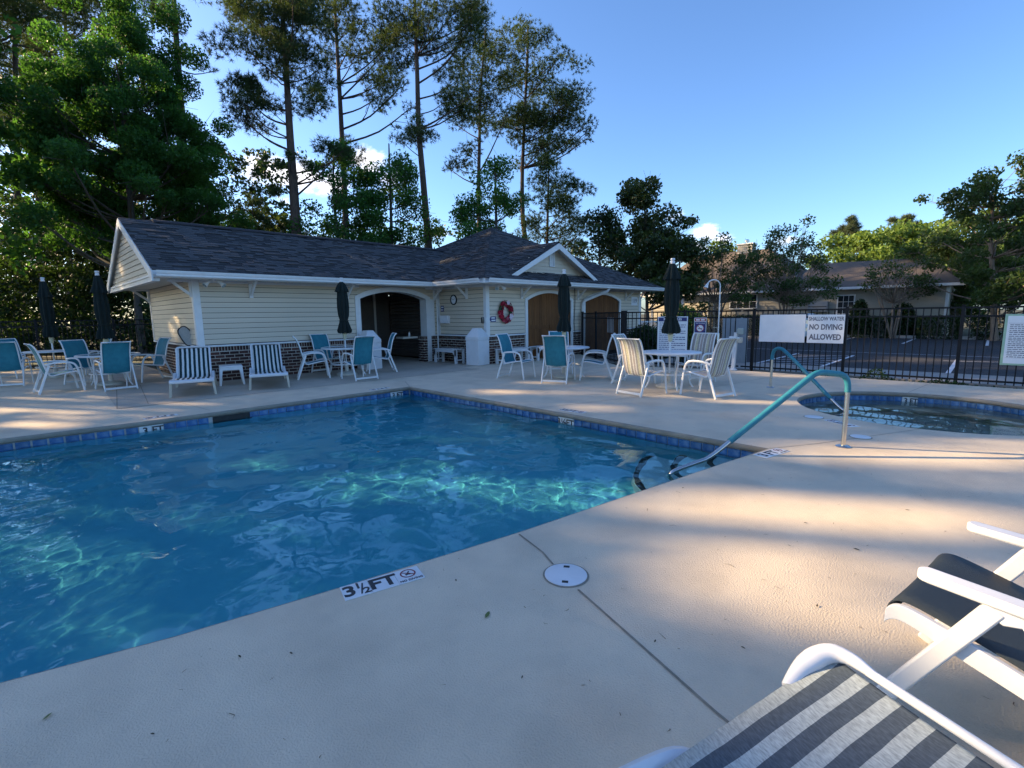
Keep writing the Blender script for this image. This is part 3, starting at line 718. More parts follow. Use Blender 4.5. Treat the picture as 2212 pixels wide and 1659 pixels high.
mb = MB(); mb.prism([(GL + .35, GF, GZs(GL + .35) - .08), (GX, GF, GZ - .06), (GR - .35, GF, GZs(GR - .35) - .08)], (0, .05, 0)); hp(mb, 'gable_wall', siding_m)
z = 2.84; k = 0
while z < GZ - .12:
    half = (GZ - z - .09) / GS
    hw = min(half, GX - GL - .3)
    o = lay((GX + hw, GF, z), math.pi, 2 * hw); z += EXPO; k += 1
hp(MB().box((GL + .45, GF - .022, 2.74), (GR - .45, GF + .02, 2.845)), 'gable_frieze', trim_m)
# louvred gable vent
vent = hp(MB().box((GX - .125, GF - .035, 3.12), (GX + .125, GF - .015, 3.62)), 'vent', trim_m)
for k in range(9):
    zz = 3.165 + k * .047; MB().prism([(GX - .095, GF - .036, zz), (GX - .095, GF - .052, zz), (GX - .095, GF - .036, zz + .032)], (.19, 0, 0)).build('vent_slat', trim_m, vent)
for a, b in (((GX - .135, GF - .06, 3.11), (GX - .10, GF - .014, 3.63)), ((GX + .10, GF - .06, 3.11), (GX + .135, GF - .014, 3.63)), ((GX - .10, GF - .06, 3.11), (GX + .10, GF - .014, 3.145)), ((GX - .10, GF - .06, 3.595), (GX + .10, GF - .014, 3.63))): MB().box(a, b).build('vent_frame', trim_m, vent)
# shingle pieces: the 290 nearest on the main slope singly, the rest as one part
near = [s_ for s_ in sh_parts if s_[0]]; far_ = [s_ for s_ in sh_parts if not s_[0]]
near.sort(key=lambda s_: sum((p - Vector((0, 0, 0))).length for p in s_[1]) / len(s_[1]))
def shingle_geo(top, nrm):
    n = len(top); low = [p - nrm * .02 for p in top]; return top + low, [tuple(range(n))] + [(i, i + n, (i + 1) % n + n, (i + 1) % n) for i in range(n)]
for s_ in near[:290]:
    v_, f_ = shingle_geo(s_[1], s_[2]); me = bpy.data.meshes.new('shingle'); c = v_[0]; me.from_pydata([tuple(p - c) for p in v_], [], f_); me.materials.append(shingle_m)
    a_ = me.attributes.new('tone', 'FLOAT', 'FACE'); a_.data.foreach_set('value', [s_[3]] * len(f_))
    o = link('shingle', me, None, HB); o.location = c - Vector((X0, Y0, 0))
me = bpy.data.meshes.new('shingles'); vs, fs, ts = [], [], []
for s_ in near[290:] + far_:
    v_, f_ = shingle_geo(s_[1], s_[2]); b0 = len(vs); vs += [tuple(p) for p in v_]; fs += [tuple(i + b0 for i in f) for f in f_]; ts += [s_[3]] * len(f_)
me.from_pydata(vs, [], fs); a_ = me.attributes.new('tone', 'FLOAT', 'FACE'); a_.data.foreach_set('value', ts)
o = link('shingles', me, shingle_m, HB); o.location = (-X0, -Y0, 0); tag(o, kind='stuff')
# ridge vent and hip caps
mb = MB(); mb.prism([(EX0 + .7, RY - .16, MZ(RY) - .02), (EX0 + .7, RY - .15, MZ(RY) + .03), (EX0 + .7, RY, MZ(RY) + .07), (EX0 + .7, RY + .15, MZ(RY) + .03), (EX0 + .7, RY + .16, MZ(RY) - .02)], (VX - EX0 - .7, 0, 0)); hp(mb, 'ridge_vent', shinglebase_m)
mb = MB(); mb.prism([(EX0, RY - .14, MZ(RY) - .04), (EX0, RY, MZ(RY) + .025), (EX0, RY + .14, MZ(RY) - .04)], (.72, 0, 0)); hp(mb, 'ridge_cap', shingle_m)
mb = MB(); mb.prism([(GX - .13, GY, GZ - .04), (GX, GY, GZ + .035), (GX + .13, GY, GZ - .04)], (0, GYB - GY + .1, 0)); hp(mb, 'ridge_vent', shinglebase_m)
for cx_, cy_ in ((EXC, EYW), (EXR, EYW), (EXC, BEY)):
    a, b = Vector((cx_, cy_, EAVE + .02)), Vector((APX, APY, APZ + .02)); nseg = 34; d = (b - a) / nseg
    side = d.cross(Vector((0, 0, 1))).normalized() * .15
    for k in range(nseg):
        p = a + d * k; q = a + d * (k + 1.12); drop = Vector((0, 0, -.052)); up = Vector((0, 0, .012))
        hp(MB().prism([p + up, p + side + drop + up, p + side + drop, p, p - side + drop, p - side + drop + up], q - p - up * .8), 'hip_cap', shingle_m)
# --- eaves: soffit, fascia, gutters
mb = MB()
for poly in ([(EX0, EY0, EZ), (EXC, EY0, EZ), (XC, Y0, EZ), (EX0, Y0, EZ)], [(EXC, EYW, EZ), (XC, YW, EZ), (XC, Y0, EZ), (EXC, EY0, EZ)], [(EXC, EYW, EZ), (EXR, EYW, EZ), (EXR, YW, EZ), (XC, YW, EZ)], [(EX0, Y0, EZ), (X0, Y0, EZ), (X0, 2 * RY - EY0, EZ), (EX0, 2 * RY - EY0, EZ)], [(XR, YW, EZ), (EXR, YW, EZ), (EXR, BEY, EZ), (XR, BEY, EZ)]):
    mb.prism(poly, (0, 0, .012))
hp(mb, 'soffit', soffit_m)
GP = [(0, 0), (-.085, 0), (-.10, .015), (-.10, .05), (-.115, .075), (-.125, .115), (-.125, .128), (-.112, .128), (-.09, .02), (0, .02)]  # gutter profile: out, up
def gutter(a, b, outdir, miter0=0, miter1=0):
    a, b, od = Vector(a), Vector(b), Vector(outdir); d = (b - a).normalized(); mb = MB(); n = len(GP)
    A = [a + od * -p[0] + Vector((0, 0, p[1])) + d * (p[0] * miter0) for p in GP]; B = [b + od * -p[0] + Vector((0, 0, p[1])) - d * (p[0] * miter1) for p in GP]
    mb.add(A + B, [tuple(range(n)), tuple(range(n, 2 * n))] + [(i, (i + 1) % n, (i + 1) % n + n, i + n) for i in range(n)])
    return hp(mb, 'gutter', trim_m)
gutter((EX0 + .05, EY0 + .005, EZ - .005), (EXC, EY0 + .005, EZ - .005), (0, -1, 0), 0, 1)
gutter((EXC, EY0 + .005, EZ - .005), (EXC, EYW, EZ - .005), (-1, 0, 0), 1, -1)
gutter((EXC, EYW, EZ - .005), (EXR, EYW, EZ - .005), (0, -1, 0), -1, 0)
gutter((EX0 + .05, 2 * RY - EY0, EZ - .005), (EXC, 2 * RY - EY0, EZ - .005), (0, 1, 0))
for a, b in (((EX0, EY0 + .006, EZ - .02), (EXC, EY0 + .026, EAVE)), ((EXC - .0, EYW + .021, EZ - .02), (EXC + .02, EY0 + .005, EAVE)), ((EXC, EYW, EZ - .02), (EXR, EYW + .02, EAVE))): hp(MB().box(a, b), 'fascia', trim_m)
# --- left gable: siding triangle, rake boards, returns
gx = EX0 + .10; Ya, Yb = EY0, 2 * RY - EY0
hp(MB().prism([(gx, Ya + .15, EZ), (gx, RY, MZ(RY) - .12), (gx, Yb - .15, EZ)], (.05, 0, 0)), 'gable_wall', siding_m)
z = EZ + .01
while z < MZ(RY) - .2:
    half = (MZ(RY) - .14 - z - EXPO * .5) / SL
    if half > .1: lay((gx, RY - half, z), math.pi / 2, 2 * half)
    z += EXPO
for y_, s_ in ((Ya, 1), (Yb, -1)):
    hp(MB().prism([(EX0 - .022, y_ - s_ * .02, EAVE - .01), (EX0 - .022, RY, MZ(RY) + .0), (EX0 - .022, RY, MZ(RY) - .20), (EX0 - .022, y_ + s_ * .34, EAVE - .05), (EX0 - .022, y_ + s_ * .10, EZ - .10), (EX0 - .022, y_ - s_ * .02, EZ - .10)], (.03, 0, 0)), 'rake_board', trim_m, bevel=.004)
    hp(MB().prism([(EX0 + .008, y_, EAVE - .09), (EX0 + .008, RY, MZ(RY) - .08), (EX0 + .008, RY, MZ(RY) - .09), (EX0 + .008, y_, EAVE - .10)], (.10, 0, 0)), 'rake_soffit', soffit_m)
hp(MB().box((EX0 + .02, Ya + .1, EZ - .09), (EX0 + .14, Yb - .1, EZ + .06)), 'gable_frieze', trim_m)
# --- knee brackets
def bracket(p, out):
    """p: wall point at soffit level; out: direction away from the wall"""
    p, out = Vector(p), Vector(out); d = Vector((0, 0, -1))
    mb = MB(); mb.bar(p + out * .025, p + out * .025 + d * .40, .085, .05, up=out); mb.bar(p + out * .05 + d * .025, p + out * .46 + d * .025, .085, .05)
    mb.bar(p + out * .03 + d * .34, p + out * .40 + d * .03, .06, .05, up=out.cross(Vector((0, 0, 1))))
    hp(mb, 'bracket', trim_m, bevel=.004)
for x in (4.35, 6.92, 10.04): bracket((x, Y0 - .02, EZ), (0, -1, 0))
bracket((XC - .02, 11.95, EZ), (-1, 0, 0))
for x in (11.78, 14.82, 18.12): bracket((x, YW - .02, EZ), (0, -1, 0))
for y_ in (Y0 + .06, Y1 - .02): bracket((X0 - .02, y_, EZ), (-1, 0, 0))
# --- porch inside: floor, walls, partitions, door, counter
hp(MB().box((X0 + .15, Y0 + .001, -.02), (XC + .02, Y1 - .15, .006)), 'porch_floor', patio_m)
hp(MB().box((X0 + .03, Y0 + .05, EZ - .015), (XC + .1, Y1 - .05, EZ + .05)), 'porch_ceiling', porch_shade_m)
pxa = 10.10
for r_ in range(18):
    z = .05 + r_ * EXPO
    lay((XC - .02, Y1 - 1.9, z), math.pi, 3.4, porch_shade_m); lay((XC - .0, Y0 + .32, z), math.pi / 2, Y1 - Y0 - 2.3, porch_shade_m)
hp(MB().box((6.5, Y1 - 1.9, 0), (XC, Y1 - 1.8, EZ)), 'partition', porch_shade_m); hp(MB().box((6.4, Y0 + .15, 0), (6.5, Y1 - 1.8, EZ)), 'partition', porch_shade_m)
for x in (6.98, 7.75, 8.62, 9.55): hp(MB().box((x, Y1 - 1.945, 0), (x + .10, Y1 - 1.9165, EZ)), 'trim_strip', soffit_m)
hp(MB().box((8.72, Y1 - 1.96, .02), (9.55, Y1 - 1.93, 2.08)), 'inner_door', porch_shade_m); hp(MB().lathe([(.03, 0), (.03, .05), (.0, .055)], 10, (8.82, Y1 - 1.99, 1.0)), 'door_knob', steel_m)
hp(MB().box((7.6, 15.3, 0), (7.72, 15.42, EZ)), 'porch_column', trim_m, bevel=.005)
hp(MB().box((6.5, 15.32, 1.12), (7.6, 15.40, 1.2)), 'shelf', trim_m)
hp(MB().box((7.2, 15.26, .72), (7.45, 15.31, 1.3)), 'notice_panel', trim_m); hp(MB().box((9.0, Y0 + .34, .78), (9.58, Y0 + .75, .84)), 'counter', oldresin_m)
hp(MB().lathe([(.028, 0), (.035, .02), (.035, .10), (.015, .13), (.015, .16), (0, .165)], 12, (9.35, Y0 + .5, .84)), 'soap_bottle', trim_m)
# downspouts
def spout(path, w=.07, name='downspout'): return hp(MB().tube(path, w * .62, 4, flat=.72), name, trim_m)
spout([(10.12, Y0 - .10, EZ), (10.12, Y0 - .09, 2.2), (10.12, Y0 - .06, 1.9), (10.12, Y0 - .06, .0)], .05)
spout([(15.12 + .55, EYW - .05, EZ), (15.12 + .53, EYW + .02, EZ - .10), (15.12 + .3, YW - .40, EZ - .26), (15.12, YW - .14, EZ - .42), (15.05, YW - .10, EZ - .55), (15.05, YW - .10, .12)], .11)
spout([(XR + .5, YW + .1, EZ), (XR + .45, YW + .1, EZ - .1), (XR + .10, YW + .02, EZ - .34), (XR + .05, YW - .02, EZ - .5), (XR + .05, YW - .02, .1)], .08)
hp(MB().tube(smooth_path([(14.60, YW - .06, EZ), (14.62, YW - .06, 1.9), (14.56, YW - .07, 1.2), (14.62, YW - .08, .7), (14.6, YW - .1, .2)], 5), .012, 6), 'cable', dark_m)
# --- wall fittings that could be lifted off are things of their own
def twin_flood(p, out, label):
    t = thing('floodlight', label, 'floodlight', p, 0, 'twin floodlights under the bathhouse eaves'); o = Vector(out); s = Vector((0, 0, 1)).cross(o)
    MB().lathe([(.0, 0), (.055, 0), (.055, -.02), (.03, -.05), (0, -.05)], 14).build('base', trim_m, t, smooth=True)
    for k in (-1, 1):
        a = Vector((0, 0, -.03)); b = a + s * (.10 * k) + o * .03 + Vector((0, 0, -.02)); c = b + (s * k * .8 + o * .5 + Vector((0, 0, -.9))).normalized() * .14
        MB().tube([a, b], .016, 8).build('arm', trim_m, t, smooth=True); MB().tube([b, b + (c - b) * .35, c], [.03, .034, .062], 12).build('lamp_head', trim_m, t, smooth=True)
        MB().tube([c, c + (c - b) * .03], [.055, .052], 12).build('lens', tl_m, t)
twin_flood((3.45, 13.05, EZ), (-.3, -1, 0), 'white twin floodlight under the eave at the left gable corner')
twin_flood((10.42, 10.72, EZ), (.1, -1, 0), 'white twin floodlight under the eave above the flower wreath')
t = thing('security_camera', 'small white security camera under the eave near the wall clock', 'camera', (9.95, 13.0, EZ)); MB().tube([(0, 0, 0), (0, 0, -.06)], .018, 8).build('mount', trim_m, t); MB().tube([(-.02, .07, -.09), (.01, -.06, -.10)], .035, 10).build('body', trim_m, t, smooth=True)
t = thing('wall_clock', 'round wall clock with black rim on the siding', 'clock', (XC - .018, 12.62, 2.02))
prof = [(.0, .0), (.15, .0), (.165, .012), (.165, .03), (.15, .042), (.132, .03), (.132, .018)]
mb = MB(); mb.lathe(prof, 32); o = mb.build('rim', black_m, t, smooth=True); o.rotation_euler = (0, -math.pi / 2, 0)
mb = MB(); mb.lathe([(0, .0), (.133, .0), (.133, .02), (0, .02)], 32); o = mb.build('dial', signwhite_m, t); o.rotation_euler = (0, -math.pi / 2, 0)
for ang, ln in ((R(-60), .075), (R(70), .10)): MB().bar((-.024, 0, 0), (-.024, math.sin(ang) * ln, math.cos(ang) * ln), .008, .004, up=(1, 0, 0)).build('hand', ink_m, t)
for k in range(12): a = math.pi * k / 6; MB().bar((-.0225, math.sin(a) * .10, math.cos(a) * .10), (-.0225, math.sin(a) * .122, math.cos(a) * .122), .009, .003, up=(1, 0, 0)).build('hour_mark', ink_m, t)
t = thing('wall_sign', 'small square navy sign with white lettering below the clock', 'sign', (XC - .017, 13.24, 1.745)); MB().box((-.012, -.085, -.10), (0, .085, .10)).build('panel', navy_m, t, bevel=.003)
for k in range(2): scribble(t, (-.0128, 0, .045 - k * .085), (0, -1, 0), (0, 0, 1), .12, .05, signwhite_m, k)
t = thing('first_aid_box', 'white first aid cabinet on the siding beside the downspout', 'box', (XC - .017, 13.06, 1.39)); MB().box((-.11, -.20, -.13), (0, .20, .13)).build('cabinet', signwhite_m, t, bevel=.008); MB().box((-.118, -.19, -.12), (-.112, .19, .10)).build('lid', signwhite_m, t, bevel=.003)
t = thing('keypad', 'small grey keypad box beside the white corner post', 'keypad', (XC - .022, YW + .12, 1.36)); MB().box((-.05, -.05, -.09), (0, .05, .09)).build('housing', dark_m, t, bevel=.008); MB().box((-.07, -.06, -.10), (-.052, -.01, .10)).build('cover', steel_m, t, bevel=.004)
t = thing('arrow_sign', 'navy arrow sign pointing left beside the flower wreath', 'sign', (10.49, YW - .020, 1.385))
MB().prism([(-.15, 0, 0), (-.09, 0, .085), (.13, 0, .085), (.13, 0, -.085), (-.09, 0, -.085)], (0, -.008, 0)).build('panel', navy_m, t)
for k in range(2): scribble(t, (.02, -.0088, .038 - k * .075), (1, 0, 0), (0, 0, 1), .17, .05, signwhite_m, k + 5)
t = thing('number_plate', 'white house number plate on the siding right of the cedar doors', 'sign', (18.86, YW - .020, 2.01)); MB().box((-.25, -.012, -.18), (.25, 0, .18)).build('panel', signwhite_m, t, bevel=.004); text('119', .24, greyink_m, t, frame((0, -.0135, 0), (1, 0, 0), (0, 0, 1)), bold=.004)
# wreath
t = thing('flower_wreath', 'red hibiscus flower wreath hung on the siding', 'wreath', (11.01, YW - .06, 1.60))
wred = pm('wreath_red', (.42, .010, .035), (.26, .006, .03), 30, rough=.7, randc=.3); wpink = pm('wreath_pink', (.55, .12, .16), (.45, .06, .12), 30, rough=.7, randc=.2); wgreen = pm('wreath_green', (.03, .06, .02), (.02, .04, .015), 30, rough=.7); wwhite = pm('wreath_white', (.72, .62, .66), (.66, .5, .56), 20, rough=.7)
ringp = [(math.cos(a) * .23, 0, math.sin(a) * .265) for a in np.linspace(0, 2 * math.pi, 37)]
MB().tube(ringp, .06, 10, caps=False).build('ring', wgreen, t, smooth=True)
def flower(c, r, m, nrm, name='flower'):
    mb = MB(); nrm = Vector(nrm).normalized(); s = nrm.cross(Vector((0, 0, 1))); s.normalize(); u = s.cross(nrm); c = Vector(c); a0 = rnd.uniform(0, 6)
    for k in range(5):
        a = a0 + k * 1.2566; d = s * math.cos(a) + u * math.sin(a); e = s * -math.sin(a) + u * math.cos(a)
        mb.add([c + nrm * .005, c + d * r * .55 + e * r * .42 + nrm * .028, c + d * r + nrm * .012, c + d * r * .55 - e * r * .42 + nrm * .028], [(0, 1, 2, 3)])
    mb.build(name, m, t)
for k in range(64):
    a = rnd.uniform(0, 6.283); b = rnd.uniform(-1.2, 1.2); rr = .068
    cc = (math.cos(a) * (.23 + rr * math.sin(b)), -rr * math.cos(b), math.sin(a) * (.265 + rr * math.sin(b)))
    flower(cc, rnd.uniform(.05, .075), wred if rnd.random() < .8 else wpink, (math.cos(a) * math.sin(b), -math.cos(b), math.sin(a) * math.sin(b)))
for c, m_, r_ in (((.03, -.085, .285), wwhite, .085), ((.17, -.085, -.13), wwhite, .10), ((.13, -.09, -.19), wwhite, .07), ((.0, -.08, -.2), wpink, .07)): flower(c, r_, m_, (0, -1, .1), 'white_flower')
MB().box((.10, -.10, -.20), (.22, -.085, -.10)).build('butterfly_card', wwhite, t); MB().tube([(-.02, .03, .33), (0, .03, .375), (.02, .03, .33)], .004, 5).build('hook', dark_m, t)
# ================================================================== FURNITURE
Z3 = Vector((0, 0, 1))
def stripes(name, cols, widths, coord='X', weave=400, rough=.75):
    """woven sling: stripes across the width (object x or y), with a weave bump"""
    m, n, o = nt(name); L = n.links.new
    p = N(n, 'ShaderNodeBsdfPrincipled', {'Roughness': rough}); p.inputs['Specular IOR Level'].default_value = .25; L(p.outputs[0], o.inputs[0])
    tc = N(n, 'ShaderNodeTexCoord'); sx = N(n, 'ShaderNodeSeparateXYZ'); L(tc.outputs['Object'], sx.inputs[0])
    nz = N(n, 'ShaderNodeTexNoise', {'Scale': 5.0, 'Detail': 2.0}); L(tc.outputs['Object'], nz.inputs['Vector'])
    wob = N(n, 'ShaderNodeMath', {1: .012}, operation='MULTIPLY'); L(nz.outputs['Fac'], wob.inputs[0])
    ad = N(n, 'ShaderNodeMath', operation='ADD'); L(sx.outputs[coord], ad.inputs[0]); L(wob.outputs[0], ad.inputs[1])
    tot = sum(widths); dv = N(n, 'ShaderNodeMath', {1: tot}, operation='DIVIDE'); L(ad.outputs[0], dv.inputs[0]); fr = N(n, 'ShaderNodeMath', operation='FRACT'); L(dv.outputs[0], fr.inputs[0])
    cr = N(n, 'ShaderNodeValToRGB'); cr.color_ramp.interpolation = 'CONSTANT'; e = cr.color_ramp.elements; pos = 0
    e[0].position = 0; e[0].color = c4(cols[0]); e[1].position = widths[0] / tot; e[1].color = c4(cols[1]); pos = widths[0] + widths[1]
    for c, w in zip(cols[2:], widths[2:]):
        el = e.new(pos / tot); el.color = c4(c); pos += w
    L(fr.outputs[0], cr.inputs[0])
    wv = N(n, 'ShaderNodeTexNoise', {'Scale': 60.0, 'Detail': 3.0}); mp = N(n, 'ShaderNodeMapping'); mp.inputs['Scale'].default_value = (1, 4, 1) if coord == 'X' else (4, 1, 1); L(tc.outputs['Object'], mp.inputs[0]); L(mp.outputs[0], wv.inputs['Vector'])
    mr = N(n, 'ShaderNodeMapRange', {1: .3, 2: .7, 3: .72, 4: 1.25}); L(wv.outputs['Fac'], mr.inputs[0])
    mm = N(n, 'ShaderNodeMixRGB', {0: 1.0}, blend_type='MULTIPLY'); L(cr.outputs[0], mm.inputs[1]); L(mr.outputs[0], mm.inputs[2]); L(mm.outputs[0], p.inputs['Base Color'])
    b = N(n, 'ShaderNodeBump', {'Strength': .3, 'Distance': .002}); nb = N(n, 'ShaderNodeTexNoise', {'Scale': float(weave), 'Detail': 1.0}); L(tc.outputs['Object'], nb.inputs['Vector']); L(nb.outputs['Fac'], b.inputs['Height']); L(b.outputs[0], p.inputs['Normal'])
    return m
teal_sling = pm('teal_sling', (.012, .155, .215), (.018, .19, .25), 14, rough=.7, bump=.3, bscale=420, c3=(.03, .24, .30), scale3=5, amt3=.5)
strip_sling = stripes('striped_sling', [(.62, .60, .55), (.28, .26, .25), (.62, .60, .55), (.50, .47, .33), (.30, .28, .27), (.62, .60, .55), (.36, .31, .29)], [.018, .05, .02, .05, .035, .02, .045], 'Y')
lounge_sling = stripes('green_white_sling', [(.008, .030, .034), (.62, .63, .60)], [.046, .040], 'X')
near_sling = stripes('charcoal_white_sling', [(.072, .092, .115), (.36, .40, .40)], [.042, .037], 'Y', weave=700)
darkfab = pm('dark_sling', (.012, .022, .032), (.022, .034, .046), 40, rough=.65, stretch=(1, 14, 1), bump=.4, bscale=500)

def make_chair(sling):
    """high-back sling armchair; origin on the floor under the seat, facing +x"""
    t = thing('patio_chair', '', 'chair')
    prof = smooth_path([(.27, 0, .405), (.20, 0, .43), (0, 0, .40), (-.17, 0, .37), (-.225, 0, .42), (-.275, 0, .60), (-.32, 0, .80), (-.375, 0, .96), (-.42, 0, 1.03), (-.455, 0, 1.055)], 4)
    half = .235
    # sling with a little sag
    v, f = [], []; nc = 7
    for i, p in enumerate(prof):
        for j in range(nc):
            y = -half + 2 * half * j / (nc - 1); sag = .018 * (1 - (y / half) ** 2)
            v.append((p.x - (sag if p.x < -.2 else 0), y, p.z - (0 if p.x < -.2 else sag)))
    for i in range(len(prof) - 1):
        for j in range(nc - 1): a = i * nc + j; f.append((a, a + nc, a + nc + 1, a + 1))
    split = next(i for i, p in enumerate(prof) if p.x < -.19)
    mb = MB(); mb.v = v; mb.f = f
    o = mb.build('sling', sling, t, smooth=True); so = o.modifiers.new('thick', 'SOLIDIFY'); so.thickness = .004
    for s in (-1, 1):
        y = s * .25
        MB().tube([(p.x, y, p.z) for p in prof], .0155, 6, up=(0, 1, 0)).build('sling_rail', alu_m, t, smooth=True)
        arm = smooth_path([(.325, s * .285, 0), (.30, s * .285, .20), (.26, s * .285, .46), (.215, s * .285, .585), (.13, s * .285, .635), (-.02, s * .285, .645), (-.17, s * .283, .63), (-.262, s * .266, .60)], 4)
        MB().tube(arm, .0145, 6, flat=1.5, up=(0, 1, 0)).build('arm', alu_m, t, smooth=True)
        leg = [(-.20, s * .283, .60), (-.30, s * .284, .34), (-.415, s * .285, 0)]
        MB().bar(leg[0], leg[2], .024, .042, up=(1, 0, .4)).build('leg', alu_m, t, bevel=.004)
    MB().bar((-.395, -.273, .055), (-.395, .273, .055), .022, .04).build('stretcher', alu_m, t, bevel=.003)
    MB().tube([(-.452, -.25, 1.05), (-.452, .25, 1.05)], .013, 6).build('top_rail', alu_m, t)
    MB().tube([(.262, -.25, .402), (.262, .25, .402)], .012, 6).build('front_rail', alu_m, t)
    MB().tube([(-.20, -.25, .372), (-.20, .25, .372)], .012, 6).build('seat_rail', alu_m, t)
    return t
teal_chair = make_chair(teal_sling); strip_chair = make_chair(strip_sling)
used_proto = set()
def chair(kind, x, y, dx, dy, label, group):
    proto = teal_chair if kind == 't' else strip_chair
    if kind not in used_proto: o = proto; used_proto.add(kind)
    else: o = copy_tree(proto)
    o.location = (x, y, .004 if (y > 10.9) else 0); o.rotation_euler = (0, 0, math.atan2(dy, dx)); tag(o, label, 'chair', group)
GA, GB, GC, GD, GE = 'striped chairs around the right table', 'teal chairs around the middle table', 'teal chairs around the glass table by the arch', 'teal chairs around the left glass table', 'teal chairs around the far left table'
chair('s', 8.28, 4.64, .98, -.18, 'striped sling chair left front of the right table, back to camera', GA)
chair('s', 8.83, 3.68, .22, .975, 'striped sling chair right front of the right table, nearest the handrail', GA)
chair('s', 9.33, 5.42, .05, -1, 'striped sling chair half hidden behind the left front striped chair', GA)
chair('s', 10.22, 4.52, -1, .05, 'striped sling chair behind the right table, facing the pool, beside the rules board', GA)
chair('t', 8.62, 6.95, .93, .38, 'teal sling chair with its back to the pool at the middle table', GB)
chair('t', 9.45, 6.56, -.55, .84, 'teal sling chair seen from the side, right of the middle table', GB)
chair('t', 9.98, 8.02, -.72, -.7, 'teal sling chair behind the middle table in front of the cedar doors', GB)
chair('t', 8.48, 8.12, .24, -.97, 'teal sling chair left of the middle table, in front of the brick corner', GB)
chair('t', 5.3, 12.19, .94, -.35, 'teal sling chair seen from the side, left of the glass table by the arch', GC)
chair('t', 6.05, 12.98, .15, -.98, 'teal sling chair against the brick wall behind the glass table', GC)
chair('t', 5.9, 11.08, .02, 1, 'teal sling chair with its back to the pool in front of the arch', GC)
chair('t', 7.02, 11.98, -.85, .35, 'teal sling chair at the arch opening beside the white bin', GC)
chair('t', .66, 14.45, .97, .12, 'teal sling chair seen from the side, left of the left glass table', GD)
chair('t', 1.22, 15.62, .45, -.9, 'teal sling chair behind the left glass table, facing the pool', GD)
chair('t', 1.52, 13.9, -.12, .99, 'teal sling chair with its back to the pool at the left glass table', GD)
chair('t', 2.36, 15.1, -.95, -.25, 'teal sling chair between the left glass table and the brick end wall', GD)
chair('t', -.08, 16.8, .25, .97, 'teal sling chair cut by the left edge of the photo', GE)
chair('t', .08, 19.1, .5, -.85, 'teal sling chair at the far side of the far left table', GE)
chair('t', 1.62, 18.5, -.9, -.2, 'teal sling chair mostly hidden behind another, near the back fence', GE)

# ---- tables with closed umbrellas
def table(x, y, top, label, z0=0.0):
    t = thing('patio_table', label, 'table', (x, y, z0), 0, 'round patio tables'); r = .61
    if top == 'glass':
        MB().lathe([(r - .05, .700), (r, .700), (r, .730), (r - .012, .738), (r - .05, .738), (r - .05, .700)], 40, caps=False).build('rim', alu_m, t, smooth=True)
        MB().lathe([(.0, .722), (r - .045, .722), (r - .045, .730), (.0, .730)], 40).build('glass_top', tl_m, t)
    else:
        MB().lathe([(.03, .702), (r - .01, .702), (r, .712), (r, .724), (r - .012, .733), (.03, .733)], 40).build('top', alu_m, t, smooth=True)
    for k in range(4):
        a = R(45 + 90 * k); c, s = math.cos(a), math.sin(a)
        MB().tube(smooth_path([(c * .50, s * .50, .70), (c * .47, s * .47, .45), (c * .40, s * .40, .30), (c * .42, s * .42, .12), (c * .49, s * .49, 0)], 4), .017, 6).build('leg', alu_m, t, smooth=True)
    MB().lathe([(.385, .285), (.40, .285), (.40, .315), (.385, .315), (.385, .285)], 28, caps=False).build('leg_ring', alu_m, t)
    return t
